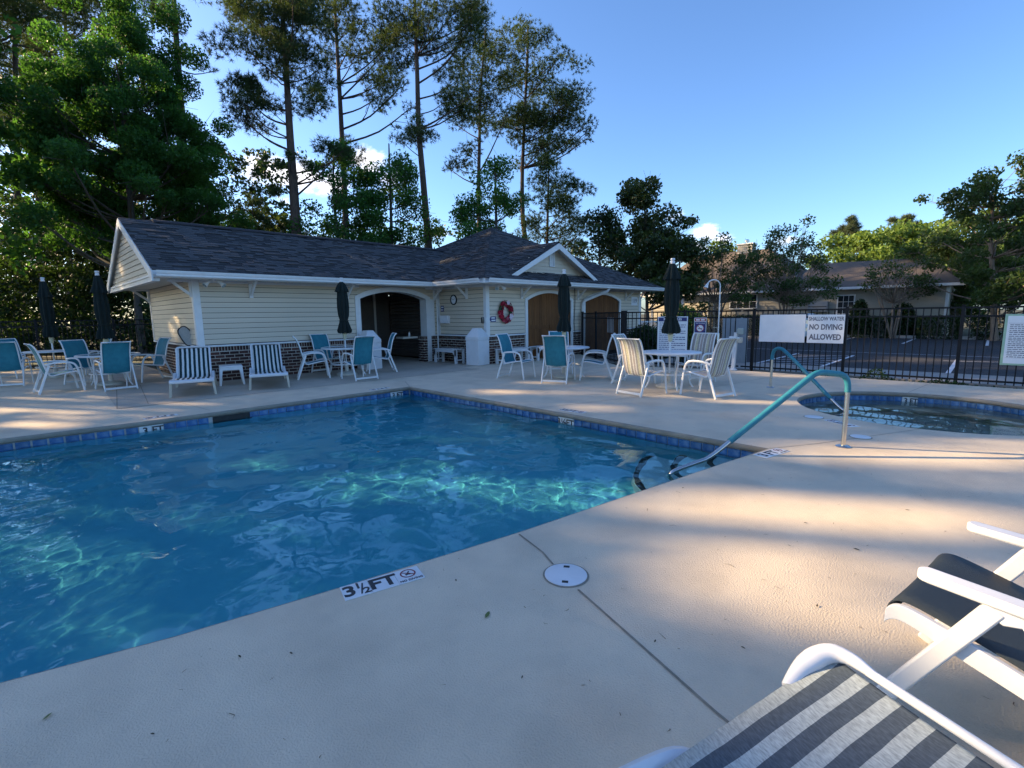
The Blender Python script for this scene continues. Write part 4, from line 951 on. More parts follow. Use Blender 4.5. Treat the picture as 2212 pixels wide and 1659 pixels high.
def umbrella(x, y, label, tilt=0.0, z0=0.0, top=2.50, yaw=0.0):
    t = thing('umbrella', label, 'umbrella', (x, y, z0), yaw, 'closed green umbrellas')
    MB().lathe([(.0, 0), (.255, 0), (.265, .02), (.26, .045), (.20, .075), (.12, .095), (.05, .10), (.045, .30), (.03, .30), (.0, .30)], 28).build('base', oldresin_m, t, smooth=True)
    MB().tube([(0, 0, .1), (0, 0, top)], .019, 10).build('pole', alu_m, t, smooth=True)
    MB().lathe([(.02, 0), (.04, .01), (.045, .09), (.055, .13), (.05, .16), (.03, .19), (.02, .2)], 12, (0, 0, .93)).build('crank_housing', cream_m, t, smooth=True)
    MB().tube([(.04, 0, 1.0), (.075, 0, 1.0), (.085, .0, .98)], .007, 6).build('crank_handle', cream_m, t)
    MB().lathe([(0, .085), (.04, .08), (.048, .05), (.03, .035), (.042, .02), (.042, -.025)], 12, (0, 0, top)).build('finial', alu_m, t, smooth=True)
    # folded canopy: pleated body, tie, flared skirt, top vent cap
    def pleat(prof, n=96, lobes=8, name='canopy', seed=0):
        rg = random.Random(seed); v, f = [], []; ph = [rg.uniform(-.4, .4) for _ in range(lobes)]
        for r, z, d in prof:
            for k in range(n):
                a = 2 * math.pi * k / n; q = lobes * a / (2 * math.pi); fr_ = q - math.floor(q); li = int(q) % lobes
                rr = .86 * r * (1 + d * (math.cos((fr_ - .5) * 2 * math.pi + ph[li] * .8) * .9) + d * .3 * math.sin(3 * a + seed))
                v.append((rr * math.cos(a), rr * math.sin(a), z + d * .05 * math.cos((fr_ - .5) * 2 * math.pi)))
        for i in range(len(prof) - 1):
            for k in range(n): a = i * n + k; b = i * n + (k + 1) % n; f.append((a, b, b + n, a + n))
        mb = MB(); mb.v = v; mb.f = f; return mb.build(name, canopy_m, t, smooth=True, ang=50)
    sd = int(x * 37 + y * 11)
    pleat([(.17, 1.10, .25), (.175, 1.16, .28), (.12, 1.36, .20), (.105, 1.42, .12), (.135, 1.55, .20), (.15, 1.75, .2), (.148, 1.95, .17), (.125, 2.15, .14), (.11, 2.28, .12), (.06, top - .06, .05)], seed=sd)
    pleat([(.175, 2.155, .22), (.150, 2.23, .2), (.115, 2.33, .15), (.08, top - .06, .08), (.03, top - .005, 0)], name='vent_cap', seed=sd + 3)
    MB().lathe([(.122, 1.405), (.127, 1.41), (.127, 1.425), (.122, 1.43)], 20, caps=False).build('tie_strap', canopy_m, t)
    if tilt: t.rotation_euler = (tilt, 0, yaw)
    return t
table(9.28, 4.62, 'w', 'white round table between the striped chairs'); umbrella(9.28, 4.62, 'closed dark green umbrella rising from the table with striped chairs', top=2.49)
table(9.25, 7.31, 'w', 'white round table between teal chairs in front of the cedar doors'); umbrella(9.25, 7.31, 'closed dark green umbrella in front of the cedar doors', top=2.47)
table(6.13, 12.14, 'glass', 'round glass table left of the arch', .004); umbrella(6.13, 12.14, 'closed dark green umbrella left of the white arch', z0=.004, top=2.44)
table(1.56, 14.85, 'glass', 'round glass table at the left end of the bathhouse'); umbrella(1.56, 14.95, 'closed dark green umbrella nearest the left gable', top=2.58)
table(.76, 18.2, 'w', 'white round table farthest left near the back fence'); umbrella(.76, 18.2, 'closed dark green umbrella farthest left against the trees', top=2.60)

# ---- chaises by the wall
def make_chaise():
    t = thing('chaise_lounge', '', 'lounge chair'); W = .33
    pr = smooth_path([(0, -.02, .33), (0, .30, .335), (0, .75, .30), (0, 1.02, .32), (0, 1.30, .56), (0, 1.55, .80), (0, 1.66, .87)], 4)
    mb = MB(); nc = 5
    for p in pr:
        for j in range(nc): mb.v.append(((-W + .035) + (2 * W - .07) * j / (nc - 1), p.y, p.z))
    for i in range(len(pr) - 1):
        for j in range(nc - 1): a = i * nc + j; mb.f.append((a, a + nc, a + nc + 1, a + 1))
    o = mb.build('sling', lounge_sling, t, smooth=True); so = o.modifiers.new('thick', 'SOLIDIFY'); so.thickness = .004
    for s in (-1, 1):
        MB().tube([(s * (W - .02), p.y, p.z - .012) for p in pr], .02, 6).build('sling_rail', resin_m, t, smooth=True)
        MB().prism([(s * W, -.06, .29), (s * W, -.06, .335), (s * W, .10, .345), (s * W, .22, .315), (s * W, .8, .30), (s * W, 1.05, .39), (s * W, 1.30, .37), (s * W, 1.85, .27), (s * W, 1.85, .22), (s * W, .1, .27)], (s * .045, 0, 0)).build('side_frame', resin_m, t, bevel=.008)
        for y_, tp in ((.02, oldresin_m), (1.72, oldresin_m)):
            MB().prism([(s * (W + .0), y_ - .055, .30), (s * (W + .0), y_ + .06, .30), (s * (W + .03), y_ + .045, 0), (s * (W + .03), y_ - .03, 0)], (s * .045, 0, 0)).build('leg', tp, t, bevel=.006)
        # white rounded head corner
        MB().tube(smooth_path([(s * (W - .015), 1.56, .80), (s * (W - .02), 1.64, .865), (s * (W - .06), 1.685, .893), (s * (W - .14), 1.69, .895)], 4), [.022] * 13, 6).build('head_corner', resin_m, t, smooth=True)
    MB().prism([(-W - .045, -.10, .275), (-W - .045, -.105, .32), (-W - .045, -.06, .345), (-W - .045, .0, .335), (-W - .045, .0, .28)], (2 * W + .09, 0, 0)).build('foot_bar', resin_m, t, bevel=.01)
    MB().tube([(-W + .1, 1.69, .895), (W - .1, 1.69, .895)], .018, 6).build('head_bar', resin_m, t)
    MB().bar((-W, .85, .26), (W, .85, .26), .05, .03).build('cross_bar', resin_m, t)
    for s in (-1, 1): MB().bar((s * .2, 1.35, .58), (s * .2, 1.62, .28), .03, .025).build('back_prop', resin_m, t)
    return t
c1 = make_chaise(); c2 = copy_tree(c1)
gl_ = 'striped chaises against the brick wall'
c1.location = (2.42, 11.27, .004); c1.rotation_euler = (0, 0, R(-15)); tag(c1, 'green and white striped chaise at the left end of the brick wall', 'lounge chair', gl_)
c2.location = (3.80, 11.07, .004); c2.rotation_euler = (0, 0, R(-18)); tag(c2, 'green and white striped chaise right of the small white side table', 'lounge chair', gl_)
t = thing('side_table', 'small white resin side table between the striped chaises', 'table', (3.50, 12.60, .004), R(-14)); W = .235
MB().prism([(-W, -W, .41), (W, -W, .41), (W, W, .41), (-W, W, .41)], (0, 0, .035)).build('top', resin_m, t, bevel=.014)
for sx in (-1, 1):
    for sy in (-1, 1): MB().prism([(sx * (W - .005), sy * (W - .005), .425), (sx * (W - .075), sy * (W - .005), .425), (sx * (W - .02), sy * (W + .02), 0), (sx * (W + .025), sy * (W + .02), 0)], (0, -sy * .05, 0)).build('leg', resin_m, t, bevel=.006)
for s in (-1, 1): MB().box((-W + .02, s * (W - .012) - .01, .35), (W - .02, s * (W - .012) + .01, .412)).build('apron', resin_m, t); MB().box((s * (W - .012) - .01, -W + .02, .35), (s * (W - .012) + .01, W - .02, .412)).build('apron', resin_m, t)

# ---- white resin bins with pyramid lids
def bin_(x, y, rz, label):
    t = thing('litter_bin', label, 'bin', (x, y, .004), rz, 'white resin litter bins'); w = .255
    MB().prism([(-w, -w, 0), (w, -w, 0), (w, w, 0), (-w, w, 0)], (0, 0, .76)).build('body', resin_m, t, bevel=.01)
    MB().prism([(-w - .006, -w - .006, .762), (w + .006, -w - .006, .762), (w + .006, w + .006, .762), (-w - .006, w + .006, .762)], (0, 0, .10)).build('collar', resin_m, t, bevel=.008)
    MB().add([(-w, -w, .862), (w, -w, .862), (w, w, .862), (-w, w, .862), (-.105, -.105, 1.12), (.105, -.105, 1.12), (.105, .105, 1.12), (-.105, .105, 1.12)], [(0, 1, 5, 4), (1, 2, 6, 5), (2, 3, 7, 6), (3, 0, 4, 7), (4, 5, 6, 7)]).build('lid', resin_m, t, bevel=.008)
    MB().lathe([(0, 0), (.014, 0), (.014, .006), (0, .006)], 10, (-.16, -.02, .985)).build('lid_lock', dark_m, t)
    return t
bin_(9.98, 11.25, R(8), 'white bin with pyramid lid in front of the white corner post')
bin_(7.28, 12.98, R(5), 'white bin with pyramid lid inside the left jamb of the arch')
# ---- benches
def bench(x, y, rz, length, label):
    t = thing('bench', label, 'bench', (x, y, .004), rz, 'white garden benches'); h = .44; d = .19
    for k in range(4): MB().box((-length / 2, -d + k * .098, h), (length / 2, -d + .086 + k * .098, h + .025)).build('slat', resin_m, t, bevel=.004)
    for s in (-1, 1):
        for e in (-1, 1): MB().box((e * (length / 2 - .05) - .04, s * (d - .035) - .035, 0), (e * (length / 2 - .05) + .04, s * (d - .035) + .035, h)).build('leg', resin_m, t, bevel=.004)
    for s in (-1, 1):
        a = length / 2 - .01; y_ = s * (d - .0) ; MB().prism([(-a, y_, h - .002), (a, y_, h - .002), (a, y_, h - .19), (a - .09, y_, h - .19), (a - .12, y_, h - .12), (a - .19, y_, h - .085), (-a + .19, y_, h - .085), (-a + .12, y_, h - .12), (-a + .09, y_, h - .19), (-a, y_, h - .19)], (0, -s * .02, 0)).build('apron', resin_m, t)
    for e in (-1, 1): MB().box((e * (length / 2 - .05) - .02, -d + .07, .10), (e * (length / 2 - .05) + .02, d - .07, .14)).build('stretcher', resin_m, t)
bench(9.82, 12.45, R(90), 1.15, 'white bench along the brick wall under the clock')
bench(11.05, 10.78, 0, 1.2, 'white bench under the flower wreath, behind the teal chair')
bench(12.55, 10.72, 0, 1.2, 'white bench in front of the left cedar door')
# ---- net bag leaning on the end wall
t = thing('skimmer_net', 'white pool skimmer net with dark rim leaning on the end wall', 'skimmer net', (2.98, 14.1, BR + .045), R(70))
rim = smooth_path([(0, -.18, 0), (.01, -.14, .30), (.02, .0, .46), (.05, .14, .36), (.02, .10, .2), (0, -.02, .0), (0, -.18, 0)], 5)
MB().tube(rim, .014, 6).build('rim', dark_m, t, smooth=True)
mb = MB(); c = (.03, -.03, .2)
for a, b in zip(rim[:-1], rim[1:]): mb.add([a, b, c], [(0, 1, 2)])
mb.build('mesh', pm('net_mesh', (.42, .42, .40), (.36, .36, .34), 40, rough=.9), t)

# ================================================================== HANDRAILS, DECK FITTINGS
def railing(base, d, label, pts, zt):
    """pts: (s along d, z); teal covered from the top bend to the slope end"""
    t = thing('handrail', label, 'handrail', (base[0], base[1], 0)); d = Vector((d[0], d[1], 0)).normalized()
    P = [d * s + Z3 * z for s, z in pts[0]]; MB().tube(P, .0245, 12).build('post', steel_m, t, smooth=True)
    P = smooth_path([d * s + Z3 * z for s, z in pts[1]], 5); MB().tube(P, .032, 12).build('grip_cover', teal_m, t, smooth=True)
    P = smooth_path([d * s + Z3 * z for s, z in pts[2]], 5); MB().tube(P, .0245, 12).build('lower_bar', steel_m, t, smooth=True)
    MB().lathe([(.026, .0), (.075, .0), (.078, .006), (.06, .016), (.03, .022), (.026, .022)], 24).build('escutcheon', steel_m, t, smooth=True)
    return t
railing((6.39, 1.08), (-1.38, 1.01), 'steel handrail with teal grip cover leading into the main pool', (
    [(0, -.02), (0, .30), (0.0, .66)], [(0, .62), (.005, .70), (.03, .77), (.09, .815), (.20, .835), (.34, .85), (.42, .835), (.52, .775), (.9, .50), (1.40, .14)], [(1.38, .155), (1.55, .03), (1.66, -.035), (1.74, -.06), (1.98, -.13), (2.06, -.17), (2.08, -.25), (2.06, -.36), (2.02, -.44)]), .85)
railing((10.51, 3.07), (-.53, -.85), 'steel handrail with teal grip cover leading into the spa', (
    [(0, -.02), (0, .30), (0.0, .60)], [(0, .56), (.005, .66), (.04, .74), (.11, .785), (.20, .79), (.30, .755), (.6, .56), (1.0, .28), (1.40, .0)], [(1.38, .01), (1.6, -.13), (1.75, -.2), (1.8, -.4)]), .79)
def lid(x, y, r, label, slots):
    t = thing('deck_cover', label, 'cover', (x, y, .0), R(35), 'white round covers set in the deck')
    MB().lathe([(0, .002), (r, .002), (r + .006, .004), (r + .006, .007), (r, .0085), (0, .0085)], 36).build('cover', resin_m, t, smooth=True)
    MB().lathe([(r + .007, .001), (r + .017, .001), (r + .017, .0035), (r + .007, .0035), (r + .007, .001)], 36, caps=False).build('collar', coping_m, t)
    if slots:
        for s in (-1, 1): MB().box((s * .085 - .012, -.018, .0088), (s * .085 + .012, .018, .0094)).build('finger_slot', dark_m, t)
lid(2.125, 1.665, .118, 'white round skimmer lid with two dark slots on the near deck', True)
lid(7.92, 1.72, .11, 'white round cover in the deck left of the spa', False)
lid(7.02, 1.02, .10, 'white round cover in the deck right of the near handrail post', False)
# depth markers set in the deck
def marker(p, d, parts, label, w=.1525):
    t = thing('depth_marker', label, 'sign', (p[0], p[1], 0), math.atan2(d[1], d[0]), 'depth markers set in the deck')
    for k, s_ in enumerate(parts):
        x = (k - (len(parts) - 1) / 2) * w
        MB().box((x - w / 2 + .0012, -w / 2, .001), (x + w / 2 - .0012, w / 2, .0042)).build('tile', white_tile_m, t)
        if s_ == 'ND':
            ring_ = [(x + math.cos(a) * .042, .018 + math.sin(a) * .042, .0052) for a in np.linspace(0, 2 * math.pi, 33)]
            MB().tube(ring_, .0045, 6, caps=False, flat=.25, up=(1, 0, 0)).build('prohibition_ring', redink_m, t)
            MB().bar((x - .034, .042, .0052), (x + .034, -.006, .0052), .007, .001).build('prohibition_bar', redink_m, t)
            MB().bar((x - .014, .0, .0049), (x + .012, .040, .0049), .008, .001).build('diver', ink_m, t); MB().bar((x - .02, .012, .0049), (x + .012, .004, .0049), .007, .001).build('diver', ink_m, t)
            text('NO DIVING', .026, ink_m, t, frame((x, -.055, .0047), (1, 0, 0), (0, 1, 0)), bold=.0006)
        elif s_ == '3½':
            text('3', .150, ink_m, t, frame((x - .037, .0, .0047), (1, 0, 0), (0, 1, 0)), bold=.004)
            text('1', .085, ink_m, t, frame((x + .016, .035, .0047), (1, 0, 0), (0, 1, 0)), bold=.002); text('2', .085, ink_m, t, frame((x + .054, -.033, .0047), (1, 0, 0), (0, 1, 0)), bold=.002)
            MB().bar((x + .020, -.055, .0050), (x + .046, .055, .0050), .009, .0008).build('fraction_bar', ink_m, t)
        else: text(s_, .150, ink_m, t, frame((x, 0, .0047), (1, 0, 0), (0, 1, 0)), bold=.005)
marker((1.345, 2.385), (.965, -.262), ['3½', 'FT', 'ND'], 'deck marker reading 3½ FT no diving at the near pool edge')
marker((5.60, 1.585), (.97, -.22), ['3', 'FT', 'ND'], 'deck marker reading 3 FT no diving by the pool corner with the steps')
marker((6.06, 4.62), (.03, -1), ['3½', 'FT', 'ND'], 'upside down deck marker reading 3½ FT on the far side by the middle table')
marker((1.52, 9.30), (-1, .0), ['3', 'FT', 'ND'], 'foreshortened deck marker reading 3 FT at the left far pool edge')
marker((5.35, 9.18), (-1, .0), ['3', 'FT', 'ND'], 'foreshortened deck marker reading 3 FT at the far pool corner')
marker((7.72, 1.35), (.6, .8), ['3', 'FT', 'ND'], 'deck marker reading 3 FT at the left rim of the spa')
# joints in the deck
def joint(pts, w=.010, z=.0028):
    mb = MB(); P = [Vector((p[0], p[1], z)) for p in pts]
    for a, b in zip(P[:-1], P[1:]):
        s = (b - a).cross(Z3).normalized() * w / 2; mb.quad(a - s, b - s, b + s, a + s)
    mb.build('expansion_joint', joint_m, deck)
joint([(2.33, 2.24), (2.245, 1.95), (2.17, 1.80)], .012); joint([(2.05, 1.52), (1.9, 1.1), (1.73, .63), (1.2, -1.2)], .013)
joint([(5.77, 1.66), (6.35, 1.32), (7.95, .55)], .008); joint([(5.97, 9.0), (6.35, 9.75), (6.3, 10.2), (5.9, 10.45)], .010); joint([(5.9, 5.2), (9.0, 4.1), (13.1, 3.4)], .008)
joint([(1.15, 10.70), (9.2, 10.33)], .014, .0068); joint([(1.15, 10.72), (1.6, 14.5)], .014, .0068); joint([(1.62, 10.9), (2.0, 14.2)], .014, .0068); joint([(2.2, 9.3), (2.05, 10.65)], .008); joint([(6.35, 9.75), (9.4, 8.9), (12.3, 8.1)], .008); joint([(11.35, 1.0), (13.1, .8)], .008)

# ================================================================== NEAR LOUNGE CHAIRS
# striped chaise in the right foreground: only its raised back is in view; local +x runs from foot to head, y across
t = thing('chaise_lounge', 'charcoal and white striped chaise in the right foreground', 'lounge chair', (0.303, 0.511, 0), R(-25)); W = .31
hx, hz = 1.27, .70
prn = smooth_path([(-.62, 0, .33), (-.25, 0, .335), (.25, 0, .315), (.50, 0, .325), (.80, 0, .40), (1.05, 0, .465), (1.19, 0, .505), (1.262, 0, .525)], 5)
mb = MB(); nc = 9
for p in prn:
    for j in range(nc):
        y = -W + 2 * W * j / (nc - 1); mb.v.append((p.x, y, p.z - .012 * (1 - (y / W) ** 2)))
for i in range(len(prn) - 1):
    for j in range(nc - 1): a = i * nc + j; mb.f.append((a, a + nc, a + nc + 1, a + 1))
o = mb.build('sling', near_sling, t, smooth=True); so = o.modifiers.new('thick', 'SOLIDIFY'); so.thickness = .004
for s in (-1, 1):
    MB().tube([(p.x, s * (W - .008), p.z - .028) for p in prn], .02, 10).build('sling_rail', resin_m, t, smooth=True)
    # rounded head corner shell
    MB().tube(smooth_path([(1.10, s * (W + .0), .462), (1.18, s * (W + .010), .500), (1.246, s * (W - .008), .533), (1.272, s * (W - .055), .541), (1.276, s * (W - .12), .534)], 6), [.016, .018, .020, .022, .024, .026, .028, .029, .030, .030, .029, .028, .027, .026, .025, .023, .022, .020, .019, .018, .017, .015, .0135, .0125, .0125], 12).build('head_corner', resin_m, t, smooth=True)
    MB().tube(smooth_path([(-.66, s * (W + .035), .30), (-.2, s * (W + .035), .30), (.35, s * (W + .035), .305), (.62, s * (W + .035), .33), (.74, s * (W + .03), .335), (.80, s * (W + .015), .31)], 4), .034, 10, flat=.8).build('side_frame', resin_m, t, smooth=True)
    MB().bar((.5, s * (W + .035), .27), (1.12, s * (W + .035), .20), .05, .06).build('rear_frame', resin_m, t, bevel=.01)
    for x_ in (-.5, 1.02): MB().prism([(x_ - .05, s * (W + .055), .29), (x_ + .05, s * (W + .055), .29), (x_ + .03, s * (W + .07), 0), (x_ - .03, s * (W + .07), 0)], (0, s * .045, 0)).build('leg', resin_m, t, bevel=.006)
MB().tube([(1.276, -W + .10, .534), (1.276, W - .10, .534)], .0125, 12).build('head_bar', resin_m, t, smooth=True)
MB().bar((.6, -W - .06, .27), (.6, W + .06, .27), .05, .03).build('cross_bar', resin_m, t)
# dark chaise with arms behind it; local +y to the head
t = thing('arm_chaise', 'dark chaise with white arms and legs at the right edge of the photo', 'lounge chair', (2.46, -.088, 0), R(-10)); W = .295
prd = smooth_path([(0, .235, .395), (0, .225, .43), (0, .19, .452), (0, .12, .445), (0, -.05, .40), (0, -.30, .33), (0, -.55, .285), (0, -.80, .30), (0, -1.4, .33)], 5)
mb = MB(); nc = 7
for p in prd:
    for j in range(nc):
        x = -W + 2 * W * j / (nc - 1); mb.v.append((x, p.y, p.z - .01 * (1 - (x / W) ** 2)))
for i in range(len(prd) - 1):
    for j in range(nc - 1): a = i * nc + j; mb.f.append((a, a + nc, a + nc + 1, a + 1))
o = mb.build('sling', darkfab, t, smooth=True); so = o.modifiers.new('thick', 'SOLIDIFY'); so.thickness = .006
for s in (-1, 1):
    rp = [p for p in prd if p.y < .232]
    mb = MB(); top = [(s * (W + .004), p.y, p.z - .012) for p in rp]; bot = [(s * (W + .004), p.y - .0, p.z - .066 - .02 * min(1, (.24 - p.y) * 4)) for p in rp]
    n = len(rp); ex = Vector((s * .022, 0, 0)); vs = [Vector(q) for q in top + bot]; vs2 = [q + ex for q in vs]
    fs = [(i, i + 1, n + i + 1, n + i) for i in range(n - 1)]; N2 = 2 * n
    mb.add(vs + vs2, fs + [tuple(N2 + i for i in reversed(f)) for f in fs] + [(i, N2 + i, N2 + i + 1, i + 1) for i in range(n - 1)] + [(n + i, n + i + 1, N2 + n + i + 1, N2 + n + i) for i in range(n - 1)] + [(0, n, N2 + n, N2), (n - 1, N2 + n - 1, N2 + 2 * n - 1, 2 * n - 1)])
    mb.build('sling_rail', resin_m, t, bevel=.004)
    xa = s * .318
    # flat arm with rounded end
    out = [(xa + .034 * math.cos(a), .115 + .034 * math.sin(a), .575) for a in np.linspace(math.pi, 0, 9)] + [(xa + .036, -.52, .545), (xa - .036, -.52, .545)]
    MB().prism(out, (0, 0, .036)).build('arm', resin_m, t, bevel=.008)
    MB().bar((xa, .245, .0), (xa, -.06, .56), .048, .058, up=(0, 1, .3)).build('leg', resin_m, t, bevel=.008)
    MB().bar((xa, -.52, .0), (xa, -.14, .545), .046, .052, up=(0, 1, -.3)).build('leg', resin_m, t, bevel=.008)
    MB().prism([(xa - .02, -.16, .575), (xa - .02, -.02, .578), (xa - .02, -.04, .53), (xa - .02, -.08, .512), (xa - .02, -.13, .525)], (.04, 0, 0)).build('arm_knuckle', resin_m, t, bevel=.006)
MB().bar((-W, -.25, .27), (W, -.25, .27), .04, .03).build('cross_bar', resin_m, t)
MB().tube([(-W + .01, .222, .40), (W - .01, .222, .40)], .012, 8).build('head_bar', darkfab, t)
# ================================================================== FENCES, SIGNS, CAR PARK, HOUSE
pick_me = MB().box((-.0095, -.0095, .07), (.0095, .0095, 1.585)).mesh('picket'); pick_me.materials.append(black_m)
def fence(name, pts, label, posts=(), h=1.60, pitch=.118, z0=-.06, cat='fence', heavy=()):
    t = thing(name, label, cat, (pts[0][0], pts[0][1], z0)); O = Vector((pts[0][0], pts[0][1], 0)); P = [Vector((p[0], p[1], 0)) - O for p in pts]
    for a, b in zip(P[:-1], P[1:]):
        d = b - a; L = d.length; d.normalize(); ang = math.atan2(d.y, d.x)
        for z in (h - .012, h - .185, .13): MB().bar(a + Z3 * z, b + Z3 * z, .03, .036).build('rail', black_m, t)
        n = int(L / pitch)
        for k in range(1, n):
            o = link('picket', pick_me, None, t); o.location = a + d * (k * L / n); o.rotation_euler = (0, 0, ang)
    for p, w in posts:
        q = Vector((p[0], p[1], 0)) - O; pm_ = MB().box((-w / 2, -w / 2, 0), (w / 2, w / 2, h + .03)); o = pm_.build('post', black_m, t, bevel=.004); o.location = q
        c = MB().box((-w / 2 - .006, -w / 2 - .006, h + .031), (w / 2 + .006, w / 2 + .006, h + .047)).build('post_cap', black_m, o, bevel=.003)
    return t
fence('gate_fence', [(15.0, 10.98), (12.62, 7.74)], 'black metal gate panel in front of the right cedar door', [((15.0, 10.98), .07), ((14.1, 9.76), .06), ((12.62, 7.74), .13)])
fence('fence', [(12.62, 7.74), (13.46, 4.75)], 'black picket fence section behind the rules board', [((13.08, 6.10), .06)])
fence('fence', [(13.48, 4.70), (13.50, 2.42), (13.50, .45), (13.50, -1.6), (13.50, -4.6)], 'long black picket fence between the spa deck and the car park', [((13.48, 4.42), .06), ((13.5, 2.42), .06), ((13.5, .45), .06), ((13.5, -1.55), .06)])
fence('fence', [(-5.5, 22.4), (3.6, 22.4), (6.0, 22.4)], 'black picket fence at the back left below the trees', [((-3.4, 22.4), .06), ((-1.4, 22.4), .06), ((.6, 22.4), .06), ((2.6, 22.4), .06), ((4.6, 22.4), .06)])
# the signs hang on the fence, facing the pool (text runs towards -y)
FX, FYV = (0, -1, 0), (0, 0, 1)
t = thing('blank_sign', 'blank white sign board on the fence left of the no diving sign', 'sign', (13.44, 3.75, 1.08)); MB().box((-.012, -.52, -.34), (.0, .52, .34)).build('panel', signwhite_m, t, bevel=.006)
for y_ in (-.45, .45):
    for z_ in (-.28, .28): MB().lathe([(.012, 0), (.012, .02)], 8, (0, 0, 0)).build('bolt', steel_m, t).matrix_local = frame((.0, y_, z_), (0, 1, 0), (0, 0, 1))
t = thing('no_diving_sign', 'white sign reading SHALLOW WATER NO DIVING ALLOWED on the fence', 'sign', (13.44, 2.81, 1.075)); MB().box((-.012, -.375, -.335), (0, .375, .335)).build('panel', signwhite_m, t, bevel=.006)
text('SHALLOW WATER', .125, greyink_m, t, frame((-.0135, 0, .235), FX, FYV), bold=.0035, sx=.68); text('NO DIVING', .175, greyink_m, t, frame((-.0135, 0, .04), FX, FYV), bold=.006, sx=.74); text('ALLOWED', .180, greyink_m, t, frame((-.0135, 0, -.195), FX, FYV), bold=.006, sx=.76)
for z_ in (.12, -.06): MB().box((.002, .375, z_), (.006, .46, z_ + .09)).build('strap', steel_m, t)
t = thing('spa_rules_sign', 'white notice with pale green border at the right edge of the fence', 'sign', (13.44, -.72, .90))
MB().box((-.010, -.56, -.49), (0, .56, .49)).build('border', greenrim_m, t, bevel=.006); MB().box((-.014, -.52, -.455), (-.0105, .52, .455)).build('panel', signwhite_m, t)
text('A', .10, greyink_m, t, frame((-.0155, .22, .385), FX, FYV), bold=.003); MB().box((-.0148, -.50, .315), (-.0141, .50, .319)).build('rule_line', greyink_m, t)
kk = 0
for blk in (4, 4, 3, 4, 3):
    for q in range(blk):
        scribble(t, (-.0146, 0, .285 - kk * .036), FX, FYV, .96, .02, greyink_m, 40 + kk, 1.0 if q < blk - 1 else .55); kk += 1
    MB().box((-.0148, -.50, .285 - kk * .036 + .014), (-.0141, .50, .285 - kk * .036 + .017)).build('rule_line', greyink_m, t)
# rules board and no smoking sign beside the gate post
fd = Vector((.27, -.963, 0)); fn = Vector((-.963, -.27, 0))
def board_frame(p): return frame(p, fd, (0, 0, 1))
t = thing('rules_board', 'tall white pool rules board with navy header behind the striped chairs', 'sign', (12.80, 6.32, 0), math.atan2(fd.y, fd.x))
MB().box((-.40, -.012, .30), (.40, .012, 1.40)).build('panel', signwhite_m, t, bevel=.006); MB().box((-.375, -.0155, 1.27), (.375, -.0125, 1.375)).build('header', navy_m, t)
text('POOL RULES', .085, signwhite_m, t, frame((0, -.0165, 1.322), (1, 0, 0), (0, 0, 1)), bold=.002)
for k in range(16): scribble(t, (0, -.0135, 1.225 - k * .056), (1, 0, 0), (0, 0, 1), .70, .026, navy_m, 80 + k, 1.0 if k % 3 else .6)
for x_ in (-.36, .36): MB().box((x_ - .02, .013, 0), (x_ + .02, .045, 1.38)).build('stake', alu_m, t)
t = thing('no_smoking_sign', 'navy no smoking sign with red header on a thin white post', 'sign', (12.98, 5.62, 0), math.atan2(fd.y, fd.x)); W = .155
MB().box((-W, -.010, .90), (W, 0, 1.36)).build('panel', signwhite_m, t, bevel=.01); MB().box((-W + .014, -.0125, 1.265), (W - .014, -.0105, 1.345)).build('header', redsign_m, t); MB().box((-W + .014, -.0125, .915), (W - .014, -.0105, 1.25)).build('field', navy_m, t)
scribble(t, (0, -.0135, 1.305), (1, 0, 0), (0, 0, 1), .22, .05, signwhite_m, 3); text('No Smoking', .044, signwhite_m, t, frame((0, -.0135, 1.215), (1, 0, 0), (0, 0, 1))); scribble(t, (0, -.0135, .95), (1, 0, 0), (0, 0, 1), .20, .034, signwhite_m, 4)
mb = MB(); mb.lathe([(0, 0), (.088, 0), (.088, .002), (0, .002)], 28); o = mb.build('disc', signwhite_m, t); o.matrix_local = frame((0, -.0125, 1.083), (1, 0, 0), (0, 0, 1))
ring_ = [(math.cos(a) * .09, -.0155, 1.083 + math.sin(a) * .09) for a in np.linspace(0, 2 * math.pi, 29)]
MB().tube(ring_, .007, 6, caps=False).build('prohibition_ring', redsign_m, t); MB().bar((-.06, -.0165, 1.143), (.06, -.0165, 1.023), .012, .002, up=(0, 1, 0)).build('prohibition_bar', redsign_m, t); MB().bar((-.055, -.016, 1.07), (.055, -.016, 1.07), .002, .016).build('cigarette', ink_m, t)
for x_ in (-.03, .05): MB().box((x_ - .014, .002, 0), (x_ + .014, .02, .94)).build('post', alu_m, t)
t = thing('gate_notice', 'white notice fixed behind the bars of the black gate panel', 'sign', (13.45, 8.79, 1.14), math.atan2(-3.24, -2.38)); MB().box((-.30, .030, -.24), (.30, .040, .24)).build('panel', signwhite_m, t)
# shower pole
t = thing('outdoor_shower', 'slim steel shower pole with curved head by the fence', 'shower', (13.10, 5.18, 0))
P = [(0, 0, .95), (0, 0, 2.18)] + [(-.13 + .13 * math.cos(a), .12 - .12 * math.cos(a), 2.18 + .16 * math.sin(a)) for a in np.linspace(.2, 2.6, 8)]
MB().tube(P, .016, 8).build('riser', alu_m, t, smooth=True); e = Vector(P[-1]); MB().tube([e, e + Vector((-.02, .02, -.06)), e + Vector((-.035, .035, -.12))], [.02, .035, .055], 10).build('shower_head', alu_m, t, smooth=True)
MB().tube([(0, 0, 0), (0, 0, .93), (0, 0, .97)], [.032, .032, .02], 10).build('post', steel_m, t, smooth=True); MB().tube([(0, 0, 1.1), (-.09, .11, 1.1)], .008, 6).build('pull_handle', steel_m, t)
